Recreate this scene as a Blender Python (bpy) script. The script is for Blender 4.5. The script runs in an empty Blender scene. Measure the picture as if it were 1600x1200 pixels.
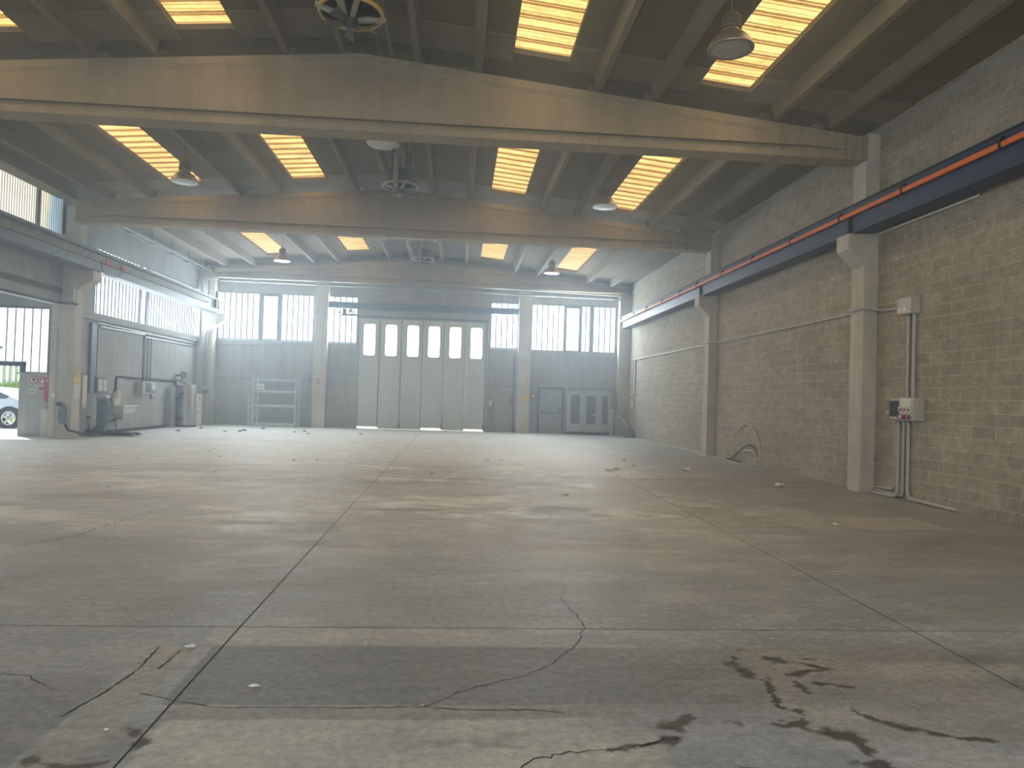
import bpy, math, random
import numpy as np
from mathutils import Vector, Matrix
random.seed(7)
S = bpy.context.scene
COL = S.collection

# ------------------------------------------------------------ camera
cam_d = bpy.data.cameras.new('camera'); cam = bpy.data.objects.new('camera', cam_d); COL.objects.link(cam)
S.camera = cam
f = 1109.; roll = .030
V1 = np.array([-84., 19.4])
tt = (f * f + V1 @ V1) / (84 * math.cos(roll) - V1[1] * math.sin(roll))
V2 = V1 + tt * np.array([math.cos(roll), math.sin(roll)])
fy = np.array([V1[0], V1[1], f]); fy /= np.linalg.norm(fy)
fx = np.array([V2[0], V2[1], f]); fx /= np.linalg.norm(fx)
fz = -np.cross(fy, fx); fz /= np.linalg.norm(fz)
Rw = np.array([fx, fy, fz])                      # world = Rw @ (right, down, forward)
M = Matrix.Identity(4)
for i in range(3):
    M[i][0] = Rw[i, 0]; M[i][1] = -Rw[i, 1]; M[i][2] = -Rw[i, 2]
M[0][3], M[1][3], M[2][3] = 0, 0, 1.6
cam.matrix_world = M
cam_d.sensor_width = 36; cam_d.lens = f / 1600 * 36; cam_d.clip_start = .05; cam_d.clip_end = 400

# ------------------------------------------------------------ world, sun, exposure
SKY = 2.2; SUN = 7.0; WIN = 2.3; AMBER = 1.45; EXPO = 0.22; HAZE = 0.018; LB = 15.0; LL = 5.0; LA = 1.25
W = bpy.data.worlds.new('overcast_sky'); S.world = W; W.use_nodes = True
nt = W.node_tree; bg = nt.nodes['Background']
tc = nt.nodes.new('ShaderNodeTexCoord'); nz = nt.nodes.new('ShaderNodeTexNoise'); nz.inputs['Scale'].default_value = 2.2; nz.inputs['Detail'].default_value = 5
cr = nt.nodes.new('ShaderNodeValToRGB'); cr.color_ramp.elements[0].position = .42; cr.color_ramp.elements[1].position = .62
cr.color_ramp.elements[0].color = (.50, .70, .95, 1); cr.color_ramp.elements[1].color = (.95, .97, 1, 1)
nt.links.new(tc.outputs['Generated'], nz.inputs['Vector']); nt.links.new(nz.outputs['Fac'], cr.inputs[0]); nt.links.new(cr.outputs[0], bg.inputs[0])
bg.inputs[1].default_value = SKY
sl = bpy.data.lights.new('sun', 'SUN'); sl.energy = SUN; sl.angle = .02; sl.color = (1, .96, .88)
so = bpy.data.objects.new('sun', sl); COL.objects.link(so); so.location = (-30, 60, 40)
so.rotation_euler = Vector((-.45, .50, .74)).to_track_quat('Z', 'Y').to_euler()
def daylight(x, y, z, w, h, d, L, c):      # soft daylight entering through one opening, lying in its plane
    l = bpy.data.lights.new('daylight', 'AREA'); l.shape = 'RECTANGLE'; l.size = w; l.size_y = h; l.energy = math.pi * L * w * h; l.color = c
    o = bpy.data.objects.new('daylight', l); COL.objects.link(o); o.location = (x, y, z)
    o.rotation_euler = Vector(d).to_track_quat('-Z', 'Y' if abs(d[2]) < .5 else 'Y').to_euler(); return o
COOL = (.72, .88, 1.0); AMB = (1.0, .72, .38)
for x, w in ((-8.86, 4.1), (-5.41, 1.25), (2.05, 1.2), (5.34, 3.9)): daylight(x, 33.08, 4.97, w, 2.05, (0, -1, 0), LB, COOL)
daylight(-11.77, 28.4, 5.0, 9.1, 2.05, (1, 0, 0), LL, COOL).rotation_euler = (math.pi / 2, 0, -math.pi / 2)
daylight(-14.0, 22.56, 2.95, 2.9, 1.6, (0, -1, 0), 5, COOL)
for y0, y1 in ((4.6, 12.6), (13.9, 21.3), (22.6, 31.7)):
    for a, c in ((-8.5, -7.55), (-5.07, -4.07), (.80, 1.82), (4.20, 5.17)):
        xm = (a + c) / 2; zm = 8.10 - (.086 if xm < -1.95 else .102) * abs(xm + 1.95)
        daylight(xm, (y0 + y1) / 2, zm, c - a - .1, y1 - y0 - .1, (0, 0, -1), LA, AMB).rotation_euler = (0, math.atan(.086 if xm < -1.95 else -.102) * -1, 0)
vs = S.view_settings; vs.view_transform = 'Standard'; vs.look = 'None'; vs.gamma = 1; vs.use_curve_mapping = False; vs.exposure = EXPO

# ------------------------------------------------------------ materials
def newmat(name):
    m = bpy.data.materials.new(name); m.use_nodes = True
    n = m.node_tree; p = n.nodes['Principled BSDF']
    return m, n, p
def N(n, t, **k):
    o = n.nodes.new('ShaderNode' + t)
    for a, b in k.items(): setattr(o, a, b)
    return o
def coords(n, scale=(1, 1, 1)):
    g = N(n, 'NewGeometry'); mp = N(n, 'Mapping'); mp.inputs['Scale'].default_value = scale
    n.links.new(g.outputs['Position'], mp.inputs['Vector']); return mp.outputs['Vector']
def noise(n, vec, scale, detail=4, rough=.55):
    z = N(n, 'TexNoise'); z.inputs['Scale'].default_value = scale; z.inputs['Detail'].default_value = detail; z.inputs['Roughness'].default_value = rough
    n.links.new(vec, z.inputs['Vector']); return z.outputs['Fac']
def ramp(n, fac, stops):
    r = N(n, 'ValToRGB'); e = r.color_ramp.elements
    while len(e) < len(stops): e.new(.5)
    for i, (p, c) in enumerate(stops):
        e[i].position = p; e[i].color = (*c, 1) if len(c) == 3 else c
    n.links.new(fac, r.inputs[0]); return r.outputs[0]
def mixc(n, a, b, fac, mode='MIX'):
    m = N(n, 'Mix', data_type='RGBA', blend_type=mode)
    for s, v in ((0, fac), (6, a), (7, b)):
        if isinstance(v, (int, float)): m.inputs[s].default_value = v
        elif isinstance(v, tuple): m.inputs[s].default_value = (*v, 1)
        else: n.links.new(v, m.inputs[s])
    return m.outputs[2]
def bump(n, p, h, dist=.01, strength=.4):
    b = N(n, 'Bump'); b.inputs['Distance'].default_value = dist; b.inputs['Strength'].default_value = strength
    n.links.new(h, b.inputs['Height']); n.links.new(b.outputs[0], p.inputs['Normal'])
def concrete(name, c, streak=.25, var=.18, sc=1.2, rough=.9, grime=.0):
    m, n, p = newmat(name)
    a = noise(n, coords(n, (1, 1, 1)), sc, 6, .6)
    s = noise(n, coords(n, (5, 5, .35)), 1.0, 5, .6)
    fine = noise(n, coords(n), 26, 4, .7)
    lo = tuple(x * (1 - var) for x in c); hi = tuple(min(1, x * (1 + var)) for x in c)
    col = ramp(n, a, [(.3, lo), (.7, hi)])
    st = ramp(n, s, [(.38, (1 - streak,) * 3), (.58, (1, 1, 1))])
    col = mixc(n, col, st, 1.0, 'MULTIPLY')
    ff = ramp(n, fine, [(.25, (.86, .86, .86)), (.7, (1.04, 1.04, 1.04))])
    col = mixc(n, col, ff, 1.0, 'MULTIPLY')
    n.links.new(col, p.inputs['Base Color']); p.inputs['Roughness'].default_value = rough
    bump(n, p, fine, .004, .5)
    return m
def plain(name, c, rough=.5, metal=0, var=.08, sc=8, spec=.5):
    m, n, p = newmat(name)
    a = noise(n, coords(n), sc, 4, .6)
    col = ramp(n, a, [(.3, tuple(x * (1 - var) for x in c)), (.7, tuple(min(1, x * (1 + var)) for x in c))])
    n.links.new(col, p.inputs['Base Color']); p.inputs['Roughness'].default_value = rough; p.inputs['Metallic'].default_value = metal
    p.inputs['Specular IOR Level'].default_value = spec
    return m
def stripes_metal(name, c, c2, rough=.5):
    m, n, p = newmat(name)
    a = noise(n, coords(n, (6, 6, 1.2)), 3, 6, .7)
    col = ramp(n, a, [(.42, c), (.66, c2)])
    n.links.new(col, p.inputs['Base Color']); p.inputs['Roughness'].default_value = rough
    return m

MT = {}
MT['concrete'] = concrete('precast_concrete', (.40, .375, .33), .15, .12)
MT['column'] = concrete('column_concrete', (.58, .55, .48), .12, .14)
MT['panel'] = concrete('wall_panel_concrete', (.41, .42, .40), .13, .12)
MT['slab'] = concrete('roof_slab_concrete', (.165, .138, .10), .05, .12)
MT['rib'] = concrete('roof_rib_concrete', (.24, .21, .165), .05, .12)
MT['ledge'] = concrete('ledge_concrete', (.40, .39, .36), .1, .12)

def beam_material():
    m = concrete('beam_concrete', (.37, .305, .21), .12, .12); n = m.node_tree; p = n.nodes['Principled BSDF']
    src = p.inputs['Base Color'].links[0].from_socket
    # dark dribbles of old rain water near the right hand end
    s = noise(n, coords(n, (16, 0.5, .45)), 1.6, 2, .6)
    dr = ramp(n, s, [(.60, (0, 0, 0)), (.64, (.8, .8, .8))])
    g = N(n, 'NewGeometry'); sx = N(n, 'SeparateXYZ'); n.links.new(g.outputs['Position'], sx.inputs[0])
    mr = N(n, 'MapRange'); mr.inputs['From Min'].default_value = 5.0; mr.inputs['From Max'].default_value = 6.0; n.links.new(sx.outputs['X'], mr.inputs[0])
    mu = N(n, 'Math', operation='MULTIPLY'); n.links.new(dr, mu.inputs[0]); n.links.new(mr.outputs[0], mu.inputs[1])
    n.links.new(mixc(n, src, (.10, .085, .06), mu.outputs[0]), p.inputs['Base Color'])
    return m
MT['beam'] = beam_material()

def block_material():
    m, n, p = newmat('concrete_block_wall')
    g = N(n, 'NewGeometry'); sx = N(n, 'SeparateXYZ'); n.links.new(g.outputs['Position'], sx.inputs[0])
    cb = N(n, 'CombineXYZ'); n.links.new(sx.outputs['Y'], cb.inputs['X']); n.links.new(sx.outputs['Z'], cb.inputs['Y'])
    mp = N(n, 'Mapping'); mp.inputs['Location'].default_value = (-.22, .02, 0); n.links.new(cb.outputs[0], mp.inputs[0])
    b = N(n, 'TexBrick'); n.links.new(mp.outputs[0], b.inputs['Vector'])
    b.inputs['Scale'].default_value = 1; b.inputs['Brick Width'].default_value = .5; b.inputs['Row Height'].default_value = .2
    b.inputs['Mortar Size'].default_value = .007; b.inputs['Mortar Smooth'].default_value = .3; b.inputs['Bias'].default_value = -.2
    b.inputs['Color1'].default_value = (.40, .36, .295, 1); b.inputs['Color2'].default_value = (.50, .452, .37, 1); b.inputs['Mortar'].default_value = (.64, .58, .48, 1)
    sm = noise(n, coords(n, (1, 1.3, 2)), 1.5, 6, .65)
    smear = ramp(n, sm, [(.53, (0, 0, 0)), (.70, (1, 1, 1))])
    c = mixc(n, b.outputs['Color'], (.50, .465, .395), smear)
    mm = N(n, 'Math', operation='MULTIPLY'); mm.inputs[1].default_value = .6; n.links.new(smear, mm.inputs[0])
    c = mixc(n, b.outputs['Color'], (.66, .60, .50), mm.outputs[0])
    fi = noise(n, coords(n), 38, 5, .7); ff = ramp(n, fi, [(.3, (.66, .66, .66)), (.7, (1.22, 1.22, 1.22))])
    me_ = noise(n, coords(n, (1, 1, 1)), 7, 5, .7); c = mixc(n, c, ramp(n, me_, [(.32, (.78, .78, .77)), (.66, (1.14, 1.14, 1.14))]), 1.0, 'MULTIPLY')
    c = mixc(n, c, ff, 1.0, 'MULTIPLY')
    big = noise(n, coords(n), .5, 3, .5); bb = ramp(n, big, [(.3, (.86, .85, .82)), (.7, (1.06, 1.06, 1.06))])
    c = mixc(n, c, bb, 1.0, 'MULTIPLY')
    n.links.new(c, p.inputs['Base Color']); p.inputs['Roughness'].default_value = .93
    add = N(n, 'Math', operation='MULTIPLY_ADD'); add.inputs[1].default_value = -1; n.links.new(b.outputs['Fac'], add.inputs[0]); n.links.new(fi, add.inputs[2])
    bump(n, p, add.outputs[0], .006, .7)
    return m
MT['block'] = block_material()

def floor_material():
    m, n, p = newmat('worn_concrete_floor')
    at = N(n, 'VertexColor'); at.layer_name = 'wear_and_light'
    a = noise(n, coords(n, (1.0, 1.7, 1)), 1.5, 12, .74)
    fi = noise(n, coords(n, (1, 1, 1)), 19, 6, .75)
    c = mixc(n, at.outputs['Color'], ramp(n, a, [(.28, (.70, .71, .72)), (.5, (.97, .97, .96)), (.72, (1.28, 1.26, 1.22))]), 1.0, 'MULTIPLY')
    c = mixc(n, c, ramp(n, fi, [(.3, (.66, .66, .66)), (.7, (1.2, 1.2, 1.2))]), 1.0, 'MULTIPLY')
    sc = noise(n, coords(n, (.8, 5, 1)), 2.2, 8, .8)      # long scuffs
    c = mixc(n, c, ramp(n, sc, [(.35, (.88, .88, .88)), (.6, (1.06, 1.06, 1.05))]), 1.0, 'MULTIPLY')
    n.links.new(c, p.inputs['Base Color'])
    r = ramp(n, a, [(.3, (.42, .42, .42)), (.7, (.72, .72, .72))])
    n.links.new(r, p.inputs['Roughness']); p.inputs['Specular IOR Level'].default_value = .55
    bump(n, p, fi, .002, .35)
    return m
MT['floor'] = floor_material()
MT['joint'] = plain('joint_dirt', (.035, .033, .03), .8, 0, .5, 30)
MT['crackl'] = plain('pale_crack', (.32, .31, .28), .9, 0, .2, 30)

def emis(name, c, s, seam=None, back=(.8, .85, .9)):
    m, n, p = newmat(name)
    p.inputs['Base Color'].default_value = (*back, 1); p.inputs['Roughness'].default_value = .35
    p.inputs['Emission Color'].default_value = (*c, 1); p.inputs['Emission Strength'].default_value = s
    return m
MT['pane'] = emis('daylit_channel_glass', (.82, .93, 1.0), WIN)
def side_pane():
    m, n, p = newmat('daylit_ribbed_glass')
    a = noise(n, coords(n, (0, 3.2, .3)), 1.3, 3, .6)
    c = ramp(n, a, [(.30, (.42, .58, .68)), (.55, (.93, .98, 1))])
    p.inputs['Base Color'].default_value = (.7, .75, .8, 1); p.inputs['Roughness'].default_value = .4
    n.links.new(c, p.inputs['Emission Color']); p.inputs['Emission Strength'].default_value = 2.0
    return m
MT['pane_side'] = side_pane()
MT['fill_front'] = emis('added_front_glow', (.82, .92, 1.0), 6.2)
def upper_pane():
    # corrugated sheet, sky seen through it: milky white with a patch of blue towards the column
    m, n, p = newmat('daylit_corrugated_sheet')
    w = N(n, 'TexWave', wave_type='BANDS', bands_direction='Y'); w.inputs['Scale'].default_value = 2.9; n.links.new(coords(n), w.inputs['Vector'])
    g = N(n, 'NewGeometry'); sx = N(n, 'SeparateXYZ'); n.links.new(g.outputs['Position'], sx.inputs[0])
    a = noise(n, coords(n, (0, .9, .8)), 1.2, 3, .5); ad = N(n, 'Math', operation='MULTIPLY_ADD'); ad.inputs[1].default_value = .8; n.links.new(a, ad.inputs[0]); n.links.new(sx.outputs['Y'], ad.inputs[2])
    mr = N(n, 'MapRange'); mr.inputs['From Min'].default_value = 20.9; mr.inputs['From Max'].default_value = 22.9; n.links.new(ad.outputs[0], mr.inputs[0])
    base = ramp(n, mr.outputs[0], [(.0, (1, 1, .93)), (.28, (.95, .93, .72)), (.42, (.30, .55, .80)), (.58, (.26, .42, .58)), (.72, (.17, .19, .17))])
    c = mixc(n, base, ramp(n, w.outputs['Fac'], [(.2, (.30, .32, .28)), (.65, (1, 1, 1))]), 1.0, 'MULTIPLY')
    p.inputs['Base Color'].default_value = (.6, .6, .55, 1)
    n.links.new(c, p.inputs['Emission Color']); p.inputs['Emission Strength'].default_value = 1.05
    return m
MT['pane_upper'] = upper_pane()
def amber():
    m, n, p = newmat('aged_amber_fibreglass')
    w = N(n, 'TexWave', wave_type='BANDS', bands_direction='Y'); w.inputs['Scale'].default_value = 2.9; w.inputs['Distortion'].default_value = .6
    w.inputs['Detail'].default_value = 3; w.inputs['Detail Scale'].default_value = 3; n.links.new(coords(n), w.inputs['Vector'])
    a = noise(n, coords(n, (7, 12, 1)), 3.0, 5, .7)
    g = noise(n, coords(n, (1.2, 1.6, 1)), 1.1, 4, .6)
    c = ramp(n, w.outputs['Fac'], [(.05, (.20, .11, .03)), (.30, (.60, .37, .11)), (.62, (1, .74, .31))])
    c = mixc(n, c, ramp(n, a, [(.30, (.45, .36, .22)), (.42, (.92, .88, .78)), (.66, (1.1, 1.08, 1.0))]), 1.0, 'MULTIPLY')
    c = mixc(n, c, ramp(n, g, [(.3, (.72, .62, .5)), (.6, (1, 1, 1))]), 1.0, 'MULTIPLY')
    p.inputs['Base Color'].default_value = (.35, .25, .1, 1); p.inputs['Roughness'].default_value = .6
    n.links.new(c, p.inputs['Emission Color']); p.inputs['Emission Strength'].default_value = AMBER
    return m
MT['amber'] = amber()
MT['frame'] = plain('window_frame_grey', (.16, .17, .17), .5)
MT['seam'] = plain('glass_seam_grey', (.10, .11, .12), .6)
MT['steelblue'] = stripes_metal('dark_blue_painted_steel', (.008, .028, .085), (.018, .05, .13), .45)
MT['steeldark'] = plain('dark_steel', (.02, .02, .022), .5, 0)
MT['orange'] = plain('orange_plastic', (.75, .17, .035), .5)
MT['railgrey'] = stripes_metal('weathered_blue_grey_steel', (.10, .135, .17), (.22, .26, .28), .5)
MT['flaking'] = stripes_metal('flaking_yellow_grey_paint', (.13, .14, .13), (.36, .33, .20), .7)
MT['red'] = plain('red_plastic', (.50, .05, .05), .5)
MT['redpaint'] = plain('faded_red_paint', (.42, .07, .09), .6)
MT['yellow'] = plain('warning_yellow', (.72, .52, .10), .5)
MT['white'] = plain('white_plastic', (.75, .75, .72), .5, 0, .05)
MT['black'] = plain('black_plastic', (.015, .015, .016), .5)
MT['pvc'] = plain('light_grey_conduit', (.50, .49, .46), .5, 0, .06)
MT['galv'] = plain('galvanised_pipe', (.42, .44, .45), .4, .6, .1)
MT['boxgrey'] = plain('beige_grey_box', (.52, .50, .43), .5, 0, .05)
MT['darkglass'] = plain('smoked_cover', (.035, .037, .037), .15)
MT['cream'] = plain('cream_enamel', (.70, .67, .55), .4)
MT['tank'] = plain('aluminium_jacket', (.46, .46, .45), .38, .7, .08, 3)
MT['rubber'] = plain('black_insulation', (.03, .032, .034), .85)
MT['stackerblue'] = plain('stacker_blue_grey', (.12, .18, .23), .5)
MT['lampmetal'] = plain('lamp_aluminium', (.30, .27, .23), .42, .7, .08)
MT['lampbody'] = plain('lamp_body_brown', (.10, .085, .065), .6)
MT['lens'] = plain('lamp_diffuser', (.42, .44, .41), .25, 0, .03)
MT['fanblue'] = plain('fan_blue_sheet', (.02, .035, .055), .5)
MT['fangrey'] = plain('fan_bracket_grey', (.34, .32, .27), .5)
MT['amberlitring'] = plain('fan_ring_amber_light', (.55, .36, .08), .45)
MT['doorleaf'] = concrete('folding_door_grey', (.60, .66, .68), .05, .06, 1, .6)
MT['doorseam'] = plain('door_seam_blue_grey', (.10, .15, .19), .5)
MT['doorblue'] = plain('blue_steel_header', (.09, .15, .23), .5)
MT['doorgreen'] = plain('grey_green_steel_door', (.34, .38, .38), .5)
MT['cabinet'] = plain('light_grey_cabinet', (.46, .48, .46), .5)
MT['cabglass'] = plain('cabinet_dark_glass', (.13, .14, .14), .3)
MT['rack'] = plain('grey_green_rack_steel', (.46, .54, .56), .5)
MT['tubes'] = plain('rolled_grey_sheet', (.30, .29, .26), .7, 0, .2)
MT['sack'] = plain('tan_sackcloth', (.20, .18, .13), .9, 0, .4, 25)
MT['hose'] = plain('cream_hose', (.62, .58, .46), .5)
MT['paperscrap'] = plain('white_paper', (.78, .78, .76), .8)
MT['ceramic'] = plain('white_ceramic', (.68, .69, .67), .25)
MT['carpaint'] = plain('silver_car_paint', (.42, .47, .52), .25, .5, .03)
MT['carglass'] = plain('car_glass', (.05, .07, .08), .08)
MT['tyre'] = plain('tyre_rubber', (.03, .03, .03), .8)
MT['rim'] = plain('alloy_rim', (.62, .6, .6), .3, .7)
MT['asphalt'] = concrete('yard_asphalt', (.36, .35, .33), 0, .15)
MT['grass'] = plain('grass_field', (.22, .33, .07), .9, 0, .35, 3)
MT['fence'] = plain('pale_green_fence_slats', (.42, .52, .30), .6, 0, .1)
MT['signred'] = MT['redpaint']
MT['paper'] = plain('printed_paper', (.62, .63, .60), .7, 0, .05)
MT['ink'] = plain('dark_print', (.06, .06, .07), .7)

# ------------------------------------------------------------ mesh helpers
class MB:
    def __init__(s): s.v = []; s.f = []
    def add(s, vs, fs):
        o = len(s.v); s.v += [tuple(map(float, v)) for v in vs]; s.f += [tuple(i + o for i in q) for q in fs]; return s
    def box(s, x0, x1, y0, y1, z0, z1):
        v = [(x, y, z) for z in (z0, z1) for y in (y0, y1) for x in (x0, x1)]
        return s.add(v, [(0, 2, 3, 1), (4, 5, 7, 6), (0, 1, 5, 4), (2, 6, 7, 3), (0, 4, 6, 2), (1, 3, 7, 5)])
    def prism(s, pts, axis, a, b):
        # pts: 2D outline in the two remaining axes (in xyz order), extruded along axis from a to b
        def P(p, t):
            p = list(p); p.insert(axis, t); return tuple(p)
        n = len(pts); v = [P(p, a) for p in pts] + [P(p, b) for p in pts]
        fs = [tuple(range(n))[::-1], tuple(range(n, 2 * n))] + [(i, (i + 1) % n, n + (i + 1) % n, n + i) for i in range(n)]
        return s.add(v, fs)
    def tube(s, pts, r, n=8, cap=True):
        P = [Vector(p) for p in pts]; rings = []
        rr = r if isinstance(r, (list, tuple)) else [r] * len(P)
        t0 = (P[1] - P[0]).normalized(); up = Vector((0, 0, 1)) if abs(t0.z) < .9 else Vector((0, 1, 0))
        nrm = t0.cross(up).normalized()
        for i, p in enumerate(P):
            if i == 0: t = t0
            elif i == len(P) - 1: t = (P[i] - P[i - 1]).normalized()
            else: t = ((P[i + 1] - P[i]).normalized() + (P[i] - P[i - 1]).normalized()).normalized()
            nrm = (nrm - t * nrm.dot(t)).normalized(); bi = t.cross(nrm)
            rings.append([p + (nrm * math.cos(a) + bi * math.sin(a)) * rr[i] for a in [2 * math.pi * k / n for k in range(n)]])
        v = [q for rg in rings for q in rg]; fs = []
        for i in range(len(P) - 1):
            for k in range(n):
                a = i * n + k; b = i * n + (k + 1) % n; fs.append((a, b, b + n, a + n))
        if cap: fs += [tuple(range(n))[::-1], tuple(range((len(P) - 1) * n, len(P) * n))]
        return s.add(v, fs)
    def lathe(s, c, prof, n=24, axis='z'):
        v = []; fs = []; cx, cy, cz = c
        for (r, h) in prof:
            for k in range(n):
                a = 2 * math.pi * k / n; u, w = r * math.cos(a), r * math.sin(a)
                v.append((cx + u, cy + w, cz + h) if axis == 'z' else (cx + u, cy + h, cz + w) if axis == 'y' else (cx + h, cy + u, cz + w))
        m = len(prof)
        for i in range(m - 1):
            for k in range(n):
                a = i * n + k; b = i * n + (k + 1) % n; fs.append((a, b, b + n, a + n))
        if tuple(prof[0]) == tuple(prof[-1]): return s.add(v, fs)
        if prof[0][0] > 1e-4: fs.append(tuple(range(n))[::-1])
        if prof[-1][0] > 1e-4: fs.append(tuple(range((m - 1) * n, m * n)))
        return s.add(v, fs)
    def build(s, name, mat, parent=None, origin=None, smooth=False, bevel=0):
        base = Vector(parent['_o']) if parent else Vector(origin or (0, 0, 0))
        me = bpy.data.meshes.new(name)
        me.from_pydata([tuple(Vector(v) - base) for v in s.v], [], s.f)
        for m in (mat if isinstance(mat, list) else [mat]): me.materials.append(MT[m] if isinstance(m, str) else m)
        me.validate(); me.update()
        import bmesh
        bm = bmesh.new(); bm.from_mesh(me); bmesh.ops.remove_doubles(bm, verts=bm.verts, dist=1e-5)
        bmesh.ops.recalc_face_normals(bm, faces=bm.faces); bm.to_mesh(me); bm.free()
        o = bpy.data.objects.new(name, me); COL.objects.link(o)
        o['_o'] = tuple(base)
        if parent: o.parent = parent
        else: o.location = base
        if smooth:
            me.polygons.foreach_set('use_smooth', [True] * len(me.polygons))
            md = o.modifiers.new('edges', 'EDGE_SPLIT'); md.split_angle = math.radians(35)
        if bevel:
            md = o.modifiers.new('bevel', 'BEVEL'); md.width = bevel; md.segments = 2; md.limit_method = 'ANGLE'
        return o
def fillet(pts, r=.08, n=4):
    P = [Vector(p) for p in pts]; out = [P[0]]
    for i in range(1, len(P) - 1):
        a = (P[i - 1] - P[i]); b = (P[i + 1] - P[i]); d = min(r, a.length / 2, b.length / 2)
        A = P[i] + a.normalized() * d; B = P[i] + b.normalized() * d
        for k in range(n + 1):
            t = k / n; out.append(A * (1 - t) ** 2 + P[i] * 2 * t * (1 - t) + B * t * t)
    out.append(P[-1]); return out
def smooth_path(pts, sub=6):
    P = [Vector(p) for p in pts]; out = []
    for i in range(len(P) - 1):
        p0 = P[max(i - 1, 0)]; p1 = P[i]; p2 = P[i + 1]; p3 = P[min(i + 2, len(P) - 1)]
        for k in range(sub):
            t = k / sub
            out.append(.5 * ((2 * p1) + (p2 - p0) * t + (2 * p0 - 5 * p1 + 4 * p2 - p3) * t * t + (3 * p1 - p0 - 3 * p2 + p3) * t ** 3))
    out.append(P[-1]); return out
def tag(o, label, cat, group=None, kind=None):
    if label: o['label'] = label
    if cat: o['category'] = cat
    if group: o['group'] = group
    if kind: o['kind'] = kind
    return o
def struct(o, label=None):
    o['kind'] = 'structure'
    if label: o['label'] = label
    return o
def thing(name, loc, label, cat, group=None):
    o = bpy.data.objects.new(name, None); COL.objects.link(o); o.location = loc; o['_o'] = tuple(loc); o.empty_display_size = .1
    return tag(o, label, cat, group)
def dup(o, loc, label=None, parent=None):
    kids = list(o.children)
    c = o.copy(); COL.objects.link(c)
    if parent: c.parent = parent
    else: c.location = loc
    if label: c['label'] = label
    for k in kids: dup(k, None, None, c)
    return c

# ------------------------------------------------------------ dimensions
XR = 7.97; XL = -11.75; YB = 33.1; YF = -6.0; RX = -1.95
def zrib(x): return 7.80 - (.086 if x < RX else .102) * abs(x - RX)      # underside of the ribs = top of the beams
def zslab(x): return zrib(x) + .28

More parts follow.
